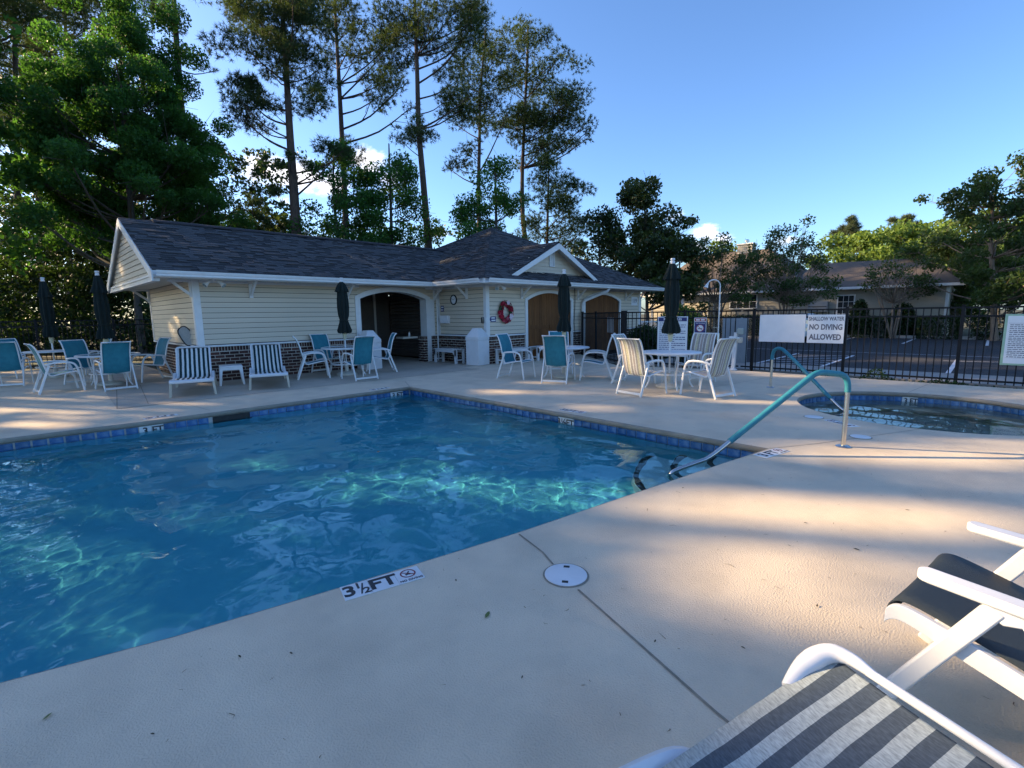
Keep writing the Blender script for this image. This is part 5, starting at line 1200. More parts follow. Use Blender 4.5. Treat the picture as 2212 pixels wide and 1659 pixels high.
# white post with valve boxes
t = thing('spa_timer_post', 'short white post with clear timer boxes by the fence', 'post', (13.05, 4.74, 0))
MB().bar((0, 0, 0), (.03, -.03, .98), .085, .085, up=(1, 0, 0)).build('post', resin_m, t, bevel=.006); MB().box((-.07, -.23, .93), (.07, -.07, 1.10)).build('timer_box', tl_m, t, bevel=.02); MB().box((-.06, -.20, .72), (.05, -.08, .86)).build('outlet_box', oldresin_m, t, bevel=.015); MB().box((-.05, -.03, .78), (.05, .12, .88)).build('bracket_box', resin_m, t, bevel=.015); MB().lathe([(.10, 0), (.11, .02), (.06, .05)], 14).build('foot', resin_m, t)
# shrubs and things behind the gate
t = thing('lattice_screen', 'white lattice screen behind the fence near the clipped shrub', 'screen', (15.6, 8.55, -.1), R(-60))
MB().box((-.33, -.02, 0), (-.29, .02, 1.35)).build('stile', trim_m, t); MB().box((.29, -.02, 0), (.33, .02, 1.35)).build('stile', trim_m, t); MB().box((-.29, -.02, 1.28), (.29, .02, 1.33)).build('rail', trim_m, t); MB().box((-.29, -.02, .06), (.29, .02, .11)).build('rail', trim_m, t)
for s in (-1, 1):
    for k in range(-4, 16):
        z0_ = .11 + k * .085; a = (-.29, s * .006, z0_); b = (.29, s * .006, z0_ + s * .58)
        lo, hi = .10, 1.29; pts_ = []
        za, zb_ = a[2], b[2]
        t0 = 0 if za >= lo and za <= hi else ((lo - za) / (zb_ - za) if za < lo else (hi - za) / (zb_ - za)); t1 = 1 if lo <= zb_ <= hi else ((hi - za) / (zb_ - za) if zb_ > hi else (lo - za) / (zb_ - za))
        if 0 <= t0 < t1 <= 1: MB().bar((-.29 + .58 * t0, s * .006, za + (zb_ - za) * t0), (-.29 + .58 * t1, s * .006, za + (zb_ - za) * t1), .008, .02).build('lath', trim_m, t)
t = thing('utility_cabinet', 'grey utility cabinet behind the fence by the shower pole', 'cabinet', (15.3, 5.55, -.1), R(-70)); MB().box((-.35, -.2, 0), (.35, .2, 1.42)).build('body', pm('grey_metal', (.30, .32, .34), (.26, .28, .30), 5, rough=.5), t, bevel=.01); MB().box((-.01, -.215, .1), (.01, -.202, 1.35)).build('door_seam', black_m, t); MB().box((.05, -.215, .65), (.07, -.202, .8)).build('handle', dark_m, t)

# ---- car park
asph = sheet('car_park', [(15.5, -60), (34.6, -60), (34.6, 60), (15.5, 60)], [], -.105, asphalt_m)
mb = MB(); mb.box((13.75, -60, -.119), (15.36, 9.5, -.02)); mb.box((15.36, -60, -.119), (15.52, 60, -.015)); o = mb.build('pavement', walk_m); tag(o, kind='structure')
mb = MB(); mb.box((34.55, -60, -.118), (34.75, 60, .05)); o = mb.build('kerb', walk_m); tag(o, kind='structure')
def paint_line(a, b, w=.10):
    a, b = Vector((a[0], a[1], -.1005)), Vector((b[0], b[1], -.1005)); s = (b - a).cross(Z3).normalized() * w / 2; MB().quad(a - s, b - s, b + s, a + s).build('painted_line', paint_m, asph)
for y_ in (-7.6, -4.85, -2.1, .70, 3.45, 5.2, 7.95, 10.7, 13.4): paint_line((15.6, y_), (20.9, y_))
for k in range(7): paint_line((15.7 + k * .72, 5.1), (16.3 + k * .72, 3.55), .09)
for y_ in (-8.2, -5.4, -2.6, .1, 2.95, 5.7, 8.4, 11.2, 14): paint_line((29.2, y_), (34.4, y_))
paint_line((20.2, 1.0), (21.2, -2.5), .06); paint_line((22.5, 30), (22.6, -40), .07)
def wheel_stop(x, y, label):
    t = thing('wheel_stop', label, 'wheel stop', (x, y, -.104), R(84), 'concrete wheel stops in the car park')
    MB().prism([(-.85, -.075, 0), (-.85, .075, 0), (-.85, .05, .11), (-.85, -.05, .11)], (1.7, 0, 0)).build('block', paint_m, t, bevel=.01)
wheel_stop(33.6, -1.2, 'white wheel stop at the far side of the car park')

# ---- far house across the car park
HX = 36.0; hs = thing('far_house', 'beige single storey house with brown roof across the car park', 'house', (HX, 9, -.1))
HO = Vector((HX, 9, -.1))
def ho(mb, name, m, parent=None, **kw):
    o = mb.build(name, m, parent or hs, **kw)
    if parent is None: o.location = -HO
    return o
hside = pm('house_siding', (.40, .36, .29), (.36, .325, .265), 3, rough=.6)
ho(MB().box((HX, 1.85, -.1), (HX + 9, 20, 2.75)), 'wall', hside)
bme = MB().prism([(0, 0, 0), (-.035, 0, 0), (-.006, 0, .18), (0, 0, .18)], (0, 18.1, 0)).mesh('siding_board'); bme.materials.append(hside)
for k in range(15):
    o = link('siding_board', bme, None, hs); o.location = Vector((HX - .001, 1.88, .05 + k * .178)) - HO
for y_ in (1.84, 19.9): ho(MB().box((HX - .05, y_, -.1), (HX + .1, y_ + .14, 2.75)), 'corner_board', trim_m)
def hroof(poly, name='roof'):
    P_ = [Vector(p) for p in poly]; n_r = (P_[1] - P_[0]).cross(P_[2] - P_[0]).normalized()
    if n_r.z < 0: n_r = -n_r
    ho(MB().prism(poly, n_r * -.08), name, houseroof_m)
EXh = HX - .55
hroof([(EXh, 1.25, 2.86), (EXh, 9.6, 2.86), (41.0, 9.6, 4.80), (41.0, 3.5, 4.70)]); hroof([(EXh, 1.25, 2.86), (41, 3.5, 4.70), (46, 1.25, 2.86)])
hroof([(EXh, 8.6, 2.875), (EXh, 20.5, 2.875), (42.0, 18.5, 6.32), (42.0, 12.9, 6.30)]); hroof([(EXh, 8.6, 2.875), (42, 12.9, 6.30), (47.5, 8.6, 2.875)]); hroof([(EXh, 20.5, 2.875), (42, 18.5, 6.32), (47.5, 20.5, 2.875)])
ho(MB().box((EXh - .10, 1.2, 2.72), (EXh, 20.5, 2.86)), 'gutter', trim_m); ho(MB().box((EXh, 1.3, 2.70), (HX + .1, 20.4, 2.74)), 'soffit', soffit_m)
ch = ho(MB().box((41.6, 14.1, 5.6), (42.5, 15.2, 6.75)), 'chimney', hside); 
for k in range(6): MB().box((41.585, 14.08, 5.75 + k * .17), (42.515, 15.22, 5.765 + k * .17)).build('siding_line', trim_m, ch)
MB().box((41.52, 14.02, 6.751), (42.58, 15.28, 6.84)).build('chimney_cap', trim_m, ch); MB().lathe([(.10, 0), (.10, .14), (.2, .16), (.2, .26), (.08, .34)], 12, (42.05, 14.65, 6.84)).build('flue_cap', steel_m, ch)
def hwin(y0, y1, z0, z1, cols, rows_):
    w = ho(MB().box((HX - .075, y0, z0), (HX - .045, y1, z1)), 'window', glass_m)
    fw = .07
    for a, b in (((y0 - fw, z0 - fw), (y1 + fw, z0)), ((y0 - fw, z1), (y1 + fw, z1 + fw)), ((y0 - fw, z0), (y0, z1)), ((y1, z0), (y1 + fw, z1))): MB().box((HX - .10, a[0], a[1]), (HX - .03, b[0], b[1])).build('frame', trim_m, w)
    for k in range(1, cols): y_ = y0 + (y1 - y0) * k / cols; MB().box((HX - .085, y_ - (.035 if k * 2 == cols else .012), z0), (HX - .076, y_ + (.035 if k * 2 == cols else .012), z1)).build('muntin', trim_m, w)
    for k in range(1, rows_): z_ = z0 + (z1 - z0) * k / rows_; MB().box((HX - .0895, y0, z_ - .012), (HX - .0855, y1, z_ + .012)).build('muntin', trim_m, w)
hwin(11.72, 13.44, 1.72, 2.60, 4, 2); hwin(14.2, 15.0, 1.1, 2.45, 2, 2); hwin(6.15, 6.95, .9, 2.35, 3, 4)
for y_ in (16.4, 17.6, 18.8): ho(MB().box((HX - 1.3, y_, -.1), (HX - 1.17, y_ + .13, 2.7)), 'porch_post', trim_m)
ho(MB().box((HX - 1.28, 16.4, .78), (HX - 1.2, 18.9, .86)), 'porch_rail', trim_m)
t = thing('meter_box', 'grey utility box on the far house wall left of its window', 'box', (HX - .02, 8.0, 1.75)); MB().box((-.25, -.55, -.35), (-.03, .55, .3)).build('case', MATS['grey_metal'], t, bevel=.02); MB().box((-.262, -.5, -.05), (-.252, .5, .0)).build('seam', dark_m, t)
# low parked car seen over the no diving sign
t = thing('parked_car', 'white parked car half hidden behind the no diving sign', 'car', (30.6, 7.7, -.10), R(180)); carw = pm('car_paint', (.70, .70, .72), (.66, .66, .68), 3, rough=.25, coat=.5)
prof_ = [(-2.15, .28), (-2.2, .62), (-2.05, .82), (-1.45, .93), (-.75, 1.36), (-.1, 1.45), (.75, 1.43), (1.45, 1.02), (2.05, .93), (2.2, .70), (2.15, .28)]
body = MB()
for ya, sc in ((-.86, .96), (-.80, 1.0), (.80, 1.0), (.86, .96)):
    for px_, pz_ in prof_: body.v.append((px_ * sc, ya * (1 - .16 * max(0, pz_ - .93) / .5), .28 + (pz_ - .28) * sc))
n = len(prof_)
for k in range(3):
    for i in range(n): a = k * n + i; b = k * n + (i + 1) % n; body.f.append((a, b, b + n, a + n))
body.f.append(tuple(range(n))); body.f.append(tuple(range(3 * n, 4 * n)))
body.build('body', carw, t, smooth=True, ang=35)
for sy in (-1, 1): MB().prism([(-1.30, sy * .835, .95), (-.72, sy * .76, 1.30), (-.08, sy * .745, 1.38), (.70, sy * .75, 1.36), (1.25, sy * .83, 1.02), (.0, sy * .85, .95)], (0, sy * .035, 0)).build('side_window', glass_m, t)
MB().prism([(-1.42, -.66, .96), (-1.42, .66, .96), (-.80, .60, 1.345), (-.80, -.60, 1.345)], (-.03, 0, .025)).build('rear_window', glass_m, t); MB().prism([(1.42, -.66, 1.06), (1.42, .66, 1.06), (.80, .60, 1.42), (.80, -.60, 1.42)], (.03, 0, .02)).build('windscreen', glass_m, t)
for x_ in (-1.35, 1.35):
    for sy in (-1, 1):
        o = MB().lathe([(.0, -.1), (.30, -.1), (.32, -.06), (.32, .06), (.30, .1), (0, .1)], 20).build('wheel', dark_m, t, smooth=True); o.location = (x_, sy * .78, .32); o.rotation_euler = (math.pi / 2, 0, 0)
        r_ = MB().lathe([(0, .104), (.2, .104), (.21, .09)], 16).build('rim', steel_m, o)
for sy in (-1, 1): MB().box((2.06, sy * .6 - .15, .68), (2.17, sy * .6 + .15, .80)).build('headlight', tl_m, t)
# ================================================================== VEGETATION
# openings shaped into the crowns to throw chosen sun patches, as ground outlines
SUN_GAPS = [
 [(6.05, 1.61), (6.71, 1.01), (8.01, -.37), (8.4, -1.0), (7.2, -1.0), (6.8, -.34), (6.13, .35), (5.63, 1.02), (5.59, 1.43)],
 [(2.71, 2.05), (3.45, 1.95), (4.1, 1.69), (4.34, 1.09), (4.61, .51), (5.12, -.29), (4.68, -.28), (4.24, .2), (3.8, .53), (3.29, 1.09), (2.9, 1.56), (2.64, 1.8)],
 [(2.85, 1.27), (3.3, .97), (3.61, .49), (3.34, .38), (2.78, .45), (2.44, .68), (2.41, .97)],
 [(1.9, -.5), (3.5, -.6), (3.6, -1.7), (1.9, -1.5)],
 [(-.16, 14.41), (.89, 12.21), (.82, 11.77), (-.16, 13.56)], [(-.28, 13.39), (.69, 11.3), (.55, 11.03), (-.27, 12.13)], [(-.26, 10.77), (.47, 9.72), (.4, 9.43), (-.25, 10.02)], [(.05, 11.09), (.76, 10.04), (.71, 9.74), (.14, 10.4)],
 [(13.28, 4.74), (13.19, 2.91), (12.33, 2.8), (12.45, 4.33)], [(6.96, 7.39), (7.17, 6.72), (6.72, 6.36), (6.51, 6.98)], [(6.59, 4.99), (6.8, 4.21), (6.49, 4.11), (6.24, 4.64)],
 [(2.33, 6.7), (3.04, 6.7), (3.26, 5.97), (3.7, 5.14), (4.15, 4.41), (4.39, 3.8), (4.29, 3.63), (3.33, 4.15), (3.1, 4.81), (2.68, 5.71), (2.3, 6.31)],
 [(1.02, 9.19), (1.71, 8.81), (1.88, 7.9), (1.45, 8.06), (.98, 8.8)], [(-.97, 8.28), (-.56, 8.12), (-.18, 7.76), (-.21, 7.55), (-.65, 7.69), (-.97, 7.86)], [(-.6, 7.0), (-.32, 6.75), (-.26, 6.35), (-.42, 6.2), (-.6, 6.5)],
 [(-.79, 5.72), (-.38, 5.54), (-.2, 5.31), (-.43, 5.21), (-.69, 5.39)], [(.3, 5.27), (.6, 5.14), (.56, 4.94), (.35, 5.0)], [(1.8, 7.13), (2.17, 6.87), (2.09, 6.62), (1.74, 6.87)]]
def in_poly(P, poly):
    x, y = P[:, 0], P[:, 1]; inside = np.zeros(len(P), bool); n = len(poly)
    for i in range(n):
        (x1, y1), (x2, y2) = poly[i], poly[(i + 1) % n]
        c = (y1 > y) != (y2 > y)
        with np.errstate(divide='ignore', invalid='ignore'): xi = (x2 - x1) * (y - y1) / (y2 - y1 + 1e-12) + x1
        inside ^= c & (x < xi)
    return inside
def sun_open(P, grow=.0):
    """True for points that stand in a sun opening"""
    k = 1 / math.tan(SUN_EL); G = P[:, :2] - np.array([SUN_AZ.x, SUN_AZ.y]) * (P[:, 2:3] * k); m = np.zeros(len(P), bool)
    for poly in SUN_GAPS:
        if grow:
            c = np.mean(poly, 0); poly = [tuple(c + (np.array(q) - c) * (1 + grow / max(.15, np.linalg.norm(np.array(q) - c)))) for q in poly]
        m |= in_poly(G, poly)
    return m
def unit(v): return v / np.maximum(1e-9, np.linalg.norm(v, axis=1, keepdims=True))
def leaves(C, size, rg, aspect=.62, jitter=.35, droop=.25):
    """diamond leaves at points C"""
    n = len(C); a = unit(rg.normal(size=(n, 3)) + np.array([0, 0, -droop])); b = unit(np.cross(a, unit(rg.normal(size=(n, 3))))); s = (size * (1 + jitter * rg.uniform(-1, 1, n)))[:, None]
    V = np.stack([C - a * s * .5, C + b * s * aspect * .5, C + a * s * .5, C - b * s * aspect * .5], 1).reshape(-1, 3)
    return V, np.arange(4 * n).reshape(n, 4)
def needles(C, D, length, width, rg, m=9):
    """pine tufts at C pointing along D: m thin needles bundles each"""
    n = len(C); c = np.repeat(C, m, 0); d = unit(np.repeat(D, m, 0) * .55 + rg.normal(size=(n * m, 3)) * .62); L = length * rg.uniform(.7, 1.2, n * m)[:, None]
    s = unit(np.cross(d, rg.normal(size=(n * m, 3)))) * width * .5
    V = np.stack([c - s, c + s, c + d * L], 1).reshape(-1, 3); return V, np.arange(3 * n * m).reshape(-1, 3)
def poly_pts(poly, n, rg):
    xs = [p[0] for p in poly]; ys = [p[1] for p in poly]; out = []
    while len(out) < n:
        q = np.column_stack([rg.uniform(min(xs), max(xs), 400), rg.uniform(min(ys), max(ys), 400)]); q = q[in_poly(q, poly)]; out += q.tolist()
    return out[:n]
def tree(name, label, depth, trunk, r0, clumps, kind, seed, per=120, size=.14, bark=bark_m, dspread=None, group=None, limb=.35, tuft=.24, squash=.8, limbs=True, parts=True, dj=1.0, cat='tree', rtop=.25):
    """trunk: bearings (px) from low to high at this forward depth; clumps: (px, py, radius px)"""
    rg = np.random.default_rng(seed); sc = depth / 1054.9
    tp = [at_pix(x, y, depth) for x, y in trunk]; base = Vector((tp[0].x, tp[0].y, -.12))
    path = [base] + [p for p in tp if p.z > .3]; t = thing(name, label, cat, base, 0, group)
    if kind == 'pine':
        clumps = list(clumps) + [(x + rg.uniform(-1.25, 1.25) * r, y + rg.uniform(-.7, .8) * r, r * rg.uniform(.45, .8)) for x, y, r in clumps for _ in (0, 1)]; squash = .55
    W = [Vector(at_pix(x, y, depth)) for x, y, r in clumps]; fw = np.array([_F.x, _F.y, 0]); fw /= np.linalg.norm(fw)
    ds = dspread if dspread is not None else np.mean([r for _, _, r in clumps]) * sc * 2.2
    off = rg.normal(size=len(W)) * ds * dj
    C = [np.array(w) + fw * o for w, o in zip(W, off)]
    wood = MB(); n = len(path); rs = [r0 * (1 - (1 - rtop) * i / max(1, n - 1)) for i in range(n)]
    P = smooth_path(path, 4); R_ = np.interp(np.linspace(0, 1, len(P)), np.linspace(0, 1, n), rs).tolist(); R_[0] *= 1.25
    wood.tube([p - base for p in P], R_, 9)
    if limbs:
        for c, (px_, py_, r) in zip(C, clumps):
            if kind == 'pine' and rg.uniform() < .62: continue
            cz = c[2]; cand = [(i, p) for i, p in enumerate(P) if p.z < cz - limb * abs((Vector(c) - p).xy.length) + .2] or [(0, P[0])]
            i, a = cand[-1]
            a = Vector(a); b = Vector(c); mid = (a + b) / 2 + Vector((rg.normal() * .12, rg.normal() * .12, -.08 * (b - a).length)); ln = (b - a).length
            rr = max(.012, min(R_[i] * .45, .012 + ln * .012)); wood.tube([p - base for p in smooth_path([a, mid, b], 3)], [rr, rr * .92, rr * .84, rr * .76, rr * .6, rr * .45, rr * .3], 5)
            for _ in range(3):
                e = b + Vector(rg.normal(size=3)) * r * sc * .7; wood.tube([mid.lerp(b, rg.uniform(.3, .9)) - base, e - base], [rr * .35, .006], 4)
    wood.build('trunk', bark, t, smooth=True, ang=80)
    pts, dirs, tone = [], [], []
    for c, (px_, py_, r) in zip(C, clumps):
        rm = r * sc * (1.3 if kind == 'pine' else 1.08); k = max(10, int(per * DENS.get(kind, 2.0) * (r / 35.0) ** 2)); g = rg.normal(size=(k, 3)); g = unit(g) * (rg.uniform(0, 1, (k, 1)) ** .45) * rm; g[:, 2] *= squash
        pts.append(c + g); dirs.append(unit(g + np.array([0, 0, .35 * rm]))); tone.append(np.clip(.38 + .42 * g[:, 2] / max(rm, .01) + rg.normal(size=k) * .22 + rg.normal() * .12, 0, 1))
    pts = np.vstack(pts); dirs = np.vstack(dirs); tone = np.concatenate(tone); keep = pts[:, 2] > .1; keep &= ~(sun_open(pts) & (rg.uniform(size=len(pts)) < .9)); pts, dirs, tone = pts[keep], dirs[keep], tone[keep]
    if kind in ('pine', 'fpine'): m_ = 13; V, F = needles(pts, dirs, tuft, .024 * max(1, depth / 26), rg, m_); tone = np.repeat(tone, m_)
    else: V, F = leaves(pts, size, rg)
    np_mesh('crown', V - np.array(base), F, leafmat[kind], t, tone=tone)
    return t
def fill(poly, n, r0, r1, seed):
    rg = np.random.default_rng(seed); return [(x, y, rg.uniform(r0, r1)) for x, y in poly_pts(poly, n, rg)]
DENS = dict(pine=3.0, gum=3.0, dark=3.2, mag=4.6, myr=5.2, far=2.2, fpine=4.0)
GP_ = 'tall pines behind the bathhouse'
# --- tall pines, left to right
tree('pine_tree', 'tall thick pine left of the cloud, with low right branch', 23.5, [(648, 560), (641, 505), (634, 400), (627, 300), (620, 180), (612, 60), (606, -60)], .30,
     [(510, 130, 30), (520, 180, 28), (505, 190, 18), (545, 262, 30), (525, 235, 22), (570, 235, 24), (575, 175, 34), (600, 95, 44), (640, 60, 40), (560, 55, 42), (530, 25, 34), (655, 150, 30), (680, 172, 28), (692, 225, 30), (662, 195, 24), (640, 5, 52), (690, 60, 34), (600, 10, 48), (585, 130, 34), (545, 100, 30), (660, 105, 34), (560, 205, 24), (655, 352, 16), (668, 362, 14), (700, 322, 26), (722, 330, 20), (740, 340, 18), (622, 372, 13), (600, 415, 14), (590, 395, 10)], 'pine', 1, per=46, group=GP_, limb=.55)
tree('pine_tree', 'slender straight pine in the middle of the three bare trunks', 30, [(752, 560), (748, 510), (744, 400), (738, 280), (731, 150), (725, 40), (722, -60)], .25,
     [(715, 45, 40), (760, 60, 42), (800, 95, 34), (785, 140, 26), (830, 150, 30), (842, 190, 32), (795, 195, 18), (862, 220, 26), (700, 95, 30), (865, 130, 26), (740, 10, 50), (800, 40, 40), (830, 90, 34), (770, 110, 26), (835, 240, 18), (810, 175, 22), (745, 315, 24), (760, 335, 18)], 'pine', 2, per=40, group=GP_, limb=.5)
tree('pine_tree', 'pine with pale upper trunk and bare dead limbs, third from left', 28, [(930, 580), (925, 520), (915, 400), (905, 280), (901, 150), (897, 40), (895, -60)], .26,
     [(900, 50, 52), (865, 110, 26), (940, 85, 42), (990, 55, 42), (1002, 115, 38), (960, 160, 24), (985, 190, 30), (878, 268, 20), (892, 298, 28), (870, 288, 18), (930, 292, 16), (1002, 218, 32), (960, 228, 24), (850, 20, 44), (930, 20, 50), (1000, 15, 46), (1025, 80, 30), (975, 215, 28), (905, 270, 20), (880, 70, 30)], 'pine', 3, per=44, group=GP_, limb=.5)
tree('pine_tree', 'pine with pale trunk left of the dense rounded pine', 35, [(1032, 560), (1035, 500), (1034, 400), (1036, 300), (1038, 200), (1050, 60)], .22,
     [(1060, 70, 32), (1045, 110, 34), (1002, 150, 30), (1030, 180, 32), (1082, 110, 26), (998, 330, 26), (978, 342, 20), (1050, 235, 30), (1010, 232, 26), (1062, 172, 32), (1090, 160, 24), (1075, 300, 22), (1015, 305, 20), (985, 205, 26), (1050, 130, 26), (1070, 210, 26), (1040, 270, 20)], 'pine', 4, per=44, group=GP_, limb=.5)
tree('pine_tree', 'dense tall rounded pine right of the wing roof peak', 38, [(1140, 560), (1130, 480), (1128, 390), (1132, 280), (1138, 150), (1140, 60)], .24,
     [(1140, 62, 24), (1135, 95, 32), (1112, 112, 24), (1160, 128, 36), (1120, 158, 36), (1190, 168, 36), (1220, 200, 28), (1232, 238, 32), (1200, 228, 34), (1150, 228, 42), (1240, 280, 28), (1190, 288, 38), (1140, 298, 36), (1252, 302, 18), (1118, 268, 32), (1162, 330, 24), (1100, 238, 30), (1220, 322, 20), (1160, 180, 36), (1215, 260, 32), (1170, 258, 36), (1105, 185, 26), (1185, 330, 18)], 'pine', 5, per=62, group=GP_)
tree('pine_tree', 'lower bushy pine right of the wing roof peak', 33, [(1182, 600), (1182, 520), (1184, 420), (1186, 360)], .16,
     [(1182, 362, 22), (1205, 390, 30), (1160, 395, 26), (1232, 430, 28), (1180, 440, 34), (1242, 478, 24), (1212, 500, 28), (1150, 480, 26), (1205, 455, 30), (1170, 510, 26), (1240, 405, 18), (1255, 520, 20), (1225, 530, 22)], 'pine', 6, per=60, group=GP_)
tree('pine_tree', 'bare pine trunk rising through the big sweetgum', 27, [(396, 600), (392, 300), (388, 200), (382, 100), (376, 0), (370, -120)], .30, [(400, 70, 16), (365, -60, 60), (420, -70, 50), (340, -50, 50), (400, 110, 12)], 'pine', 7, per=40, group=GP_)
for k, (x, d, sd) in enumerate([(30, 33, 41), (75, 38, 42), (-20, 31, 43), (140, 44, 44)]):
    tree('pine_tree', ['dark pine trunk at the left edge of the forest', 'dark pine second from the left edge of the forest', 'dark pine just past the left edge of the photo', 'farther dark pine behind the left sweetgum'][k], d, [(x + 12, 640), (x + 8, 400), (x + 4, 200), (x, 0), (x - 4, -160)], .27,
         fill([(x - 120, -120), (x + 110, -120), (x + 100, 120), (x + 60, 250), (x - 60, 320), (x - 130, 200)], 26, 24, 46, sd), 'pine', sd, per=44, group='dark pines in the left forest')
# --- broadleaf trees
tree('sweetgum_tree', 'large bright green sweetgum rising behind the left gable', 24, [(300, 690), (285, 480), (270, 300), (262, 150), (255, 20)], .20,
     fill([(55, 330), (105, 220), (165, 120), (205, 50), (215, -40), (310, -40), (335, 90), (350, 175), (400, 205), (425, 260), (440, 330), (465, 400), (480, 460), (465, 500), (400, 480), (270, 470), (250, 560), (150, 520), (60, 450)], 230, 20, 40, 8), 'gum', 8, per=380, size=.13, bark=gumbark_m, dspread=1.7)
tree('sweetgum_tree', 'dark sweetgum above the middle of the main roof', 24.5, [(735, 560), (725, 470), (720, 380), (722, 320)], .12, fill([(662, 450), (690, 400), (700, 345), (735, 310), (765, 340), (790, 400), (800, 470), (790, 545), (650, 525)], 34, 16, 30, 9), 'gum', 9, per=190, size=.14, bark=gumbark_m, dspread=1.0)
tree('sweetgum_tree', 'pointed dark sweetgum left of the third pine trunk', 26, [(845, 590), (845, 480), (842, 380), (840, 310)], .13, fill([(775, 545), (785, 420), (810, 350), (838, 300), (862, 330), (888, 345), (905, 420), (925, 480), (948, 525), (930, 560)], 46, 16, 32, 10), 'gum', 10, per=190, size=.14, bark=gumbark_m, dspread=1.1)
tree('sweetgum_tree', 'dark sweetgum behind the wing roof peak', 27, [(1075, 590), (1072, 480), (1070, 380), (1068, 335)], .13, fill([(978, 435), (1015, 420), (1030, 375), (1068, 328), (1098, 350), (1118, 430), (1135, 520), (1120, 560), (1012, 540), (985, 470)], 44, 16, 30, 11), 'gum', 11, per=190, size=.14, bark=gumbark_m, dspread=1.2)
tree('young_conifer', 'small pointed conifer above the main roof ridge', 40, [(545, 560), (545, 480), (546, 425)], .1, [(546, 428, 8), (545, 442, 11), (540, 458, 14), (552, 470, 14), (544, 488, 18), (535, 500, 14), (556, 498, 14)], 'pine', 12, per=160, tuft=.3)
tree('small_tree', 'small rounded tree above the main roof beside the thick pine', 42, [(602, 560), (602, 500), (602, 470)], .1, fill([(572, 505), (580, 470), (600, 452), (625, 470), (632, 505)], 12, 10, 16, 13), 'myr', 13, per=220, size=.24)
tree('hardwood_tree', 'dark leafy tree right of the wing roof', 29, [(1300, 690), (1296, 580), (1292, 480)], .13, fill([(1248, 560), (1262, 480), (1290, 432), (1318, 465), (1335, 520), (1350, 620), (1300, 650), (1265, 600)], 34, 16, 28, 14), 'dark', 14, per=120, size=.18, bark=gumbark_m, dspread=1.4)
tree('magnolia_tree', 'magnolia with bronze lit leaves right of the wing roof', 27, [(1398, 700), (1396, 560), (1392, 430)], .13, fill([(1332, 480), (1342, 415), (1390, 382), (1420, 418), (1442, 480), (1488, 500), (1500, 560), (1478, 650), (1350, 650), (1338, 560)], 95, 14, 28, 15), 'mag', 15, per=120, size=.19, bark=gumbark_m, dspread=1.2)
tree('magnolia_tree', 'smaller leafy tree behind the magnolia', 33, [(1470, 700), (1468, 580), (1465, 490)], .1, fill([(1440, 560), (1450, 500), (1478, 482), (1492, 520), (1495, 620), (1450, 640)], 20, 12, 20, 16), 'mag', 16, per=120, size=.2, bark=gumbark_m)
def myrtle(label, depth, cx, poly, n, seed, per, kind='myr', sp=1.0):
    rg = np.random.default_rng(seed); t = tree('crape_myrtle', label, depth, [(cx, 715), (cx + 2, 690), (cx + 4, 655)], .07, fill(poly, n, 8, 18, seed), kind, seed, per=per, size=.13, bark=myrtle_m, dspread=.9, limb=.3, group='crape myrtles along the car park', rtop=.6)
    base = Vector(t.location); sc = depth / 1054.9
    for k in range(5):
        e = at_pix(cx + rg.uniform(-45, 45), rg.uniform(600, 640), depth) - base; m_ = e * .5 + Vector((rg.normal() * .1, rg.normal() * .1, .15)); MB().tube([Vector((rg.normal() * .08, rg.normal() * .08, 0)), m_, e], [.05, .04, .022], 6).build('stem', myrtle_m, t, smooth=True)
    for k in range(26):
        x, y = poly_pts(poly, 1, rg)[0]; a = at_pix(x, y, depth) - base; d = Vector((rg.normal() * .35, rg.normal() * .35, 1)).normalized()
        MB().tube([a - d * .5, a, a + d * rg.uniform(.4, .8)], [.012, .009, .003], 4).build('twig', myrtle_m, t)
    return t
myrtle('feathery crape myrtle behind the shower pole', 26, 1540, [(1482, 600), (1490, 550), (1515, 522), (1560, 505), (1592, 530), (1640, 552), (1625, 600), (1590, 660), (1500, 672)], 74, 21, 95)
myrtle('spreading crape myrtle in front of the far house window', 26, 1690, [(1618, 545), (1650, 520), (1690, 492), (1742, 500), (1770, 545), (1798, 600), (1790, 640), (1720, 660), (1650, 640), (1630, 590)], 110, 22, 85)
myrtle('thin crape myrtle in front of the far house door', 27, 1925, [(1868, 598), (1890, 575), (1925, 560), (1985, 585), (2020, 602), (1985, 640), (1905, 645)], 44, 23, 55)
tree('shade_tree', 'big leafy tree at the right edge over the fence', 24, [(2150, 720), (2145, 620), (2140, 500), (2150, 410)], .15, fill([(2025, 415), (2060, 385), (2085, 372), (2100, 400), (2130, 385), (2150, 395), (2180, 350), (2260, 350), (2290, 450), (2290, 690), (2190, 690), (2080, 660), (2055, 600), (2050, 540), (2090, 470), (2040, 435)], 110, 14, 28, 24), 'myr', 24, per=95, size=.16, bark=myrtle_m, dspread=1.6)
tree('shade_tree', 'leafy tree with pale lit trunk behind the right fence', 29, [(2058, 720), (2056, 660), (2050, 560), (2040, 510)], .16, fill([(1990, 520), (2040, 495), (2080, 520), (2120, 560), (2120, 690), (2060, 690), (2040, 640), (2050, 590)], 40, 16, 26, 25), 'myr', 25, per=110, size=.18, bark=myrtle_m, dspread=1.5)
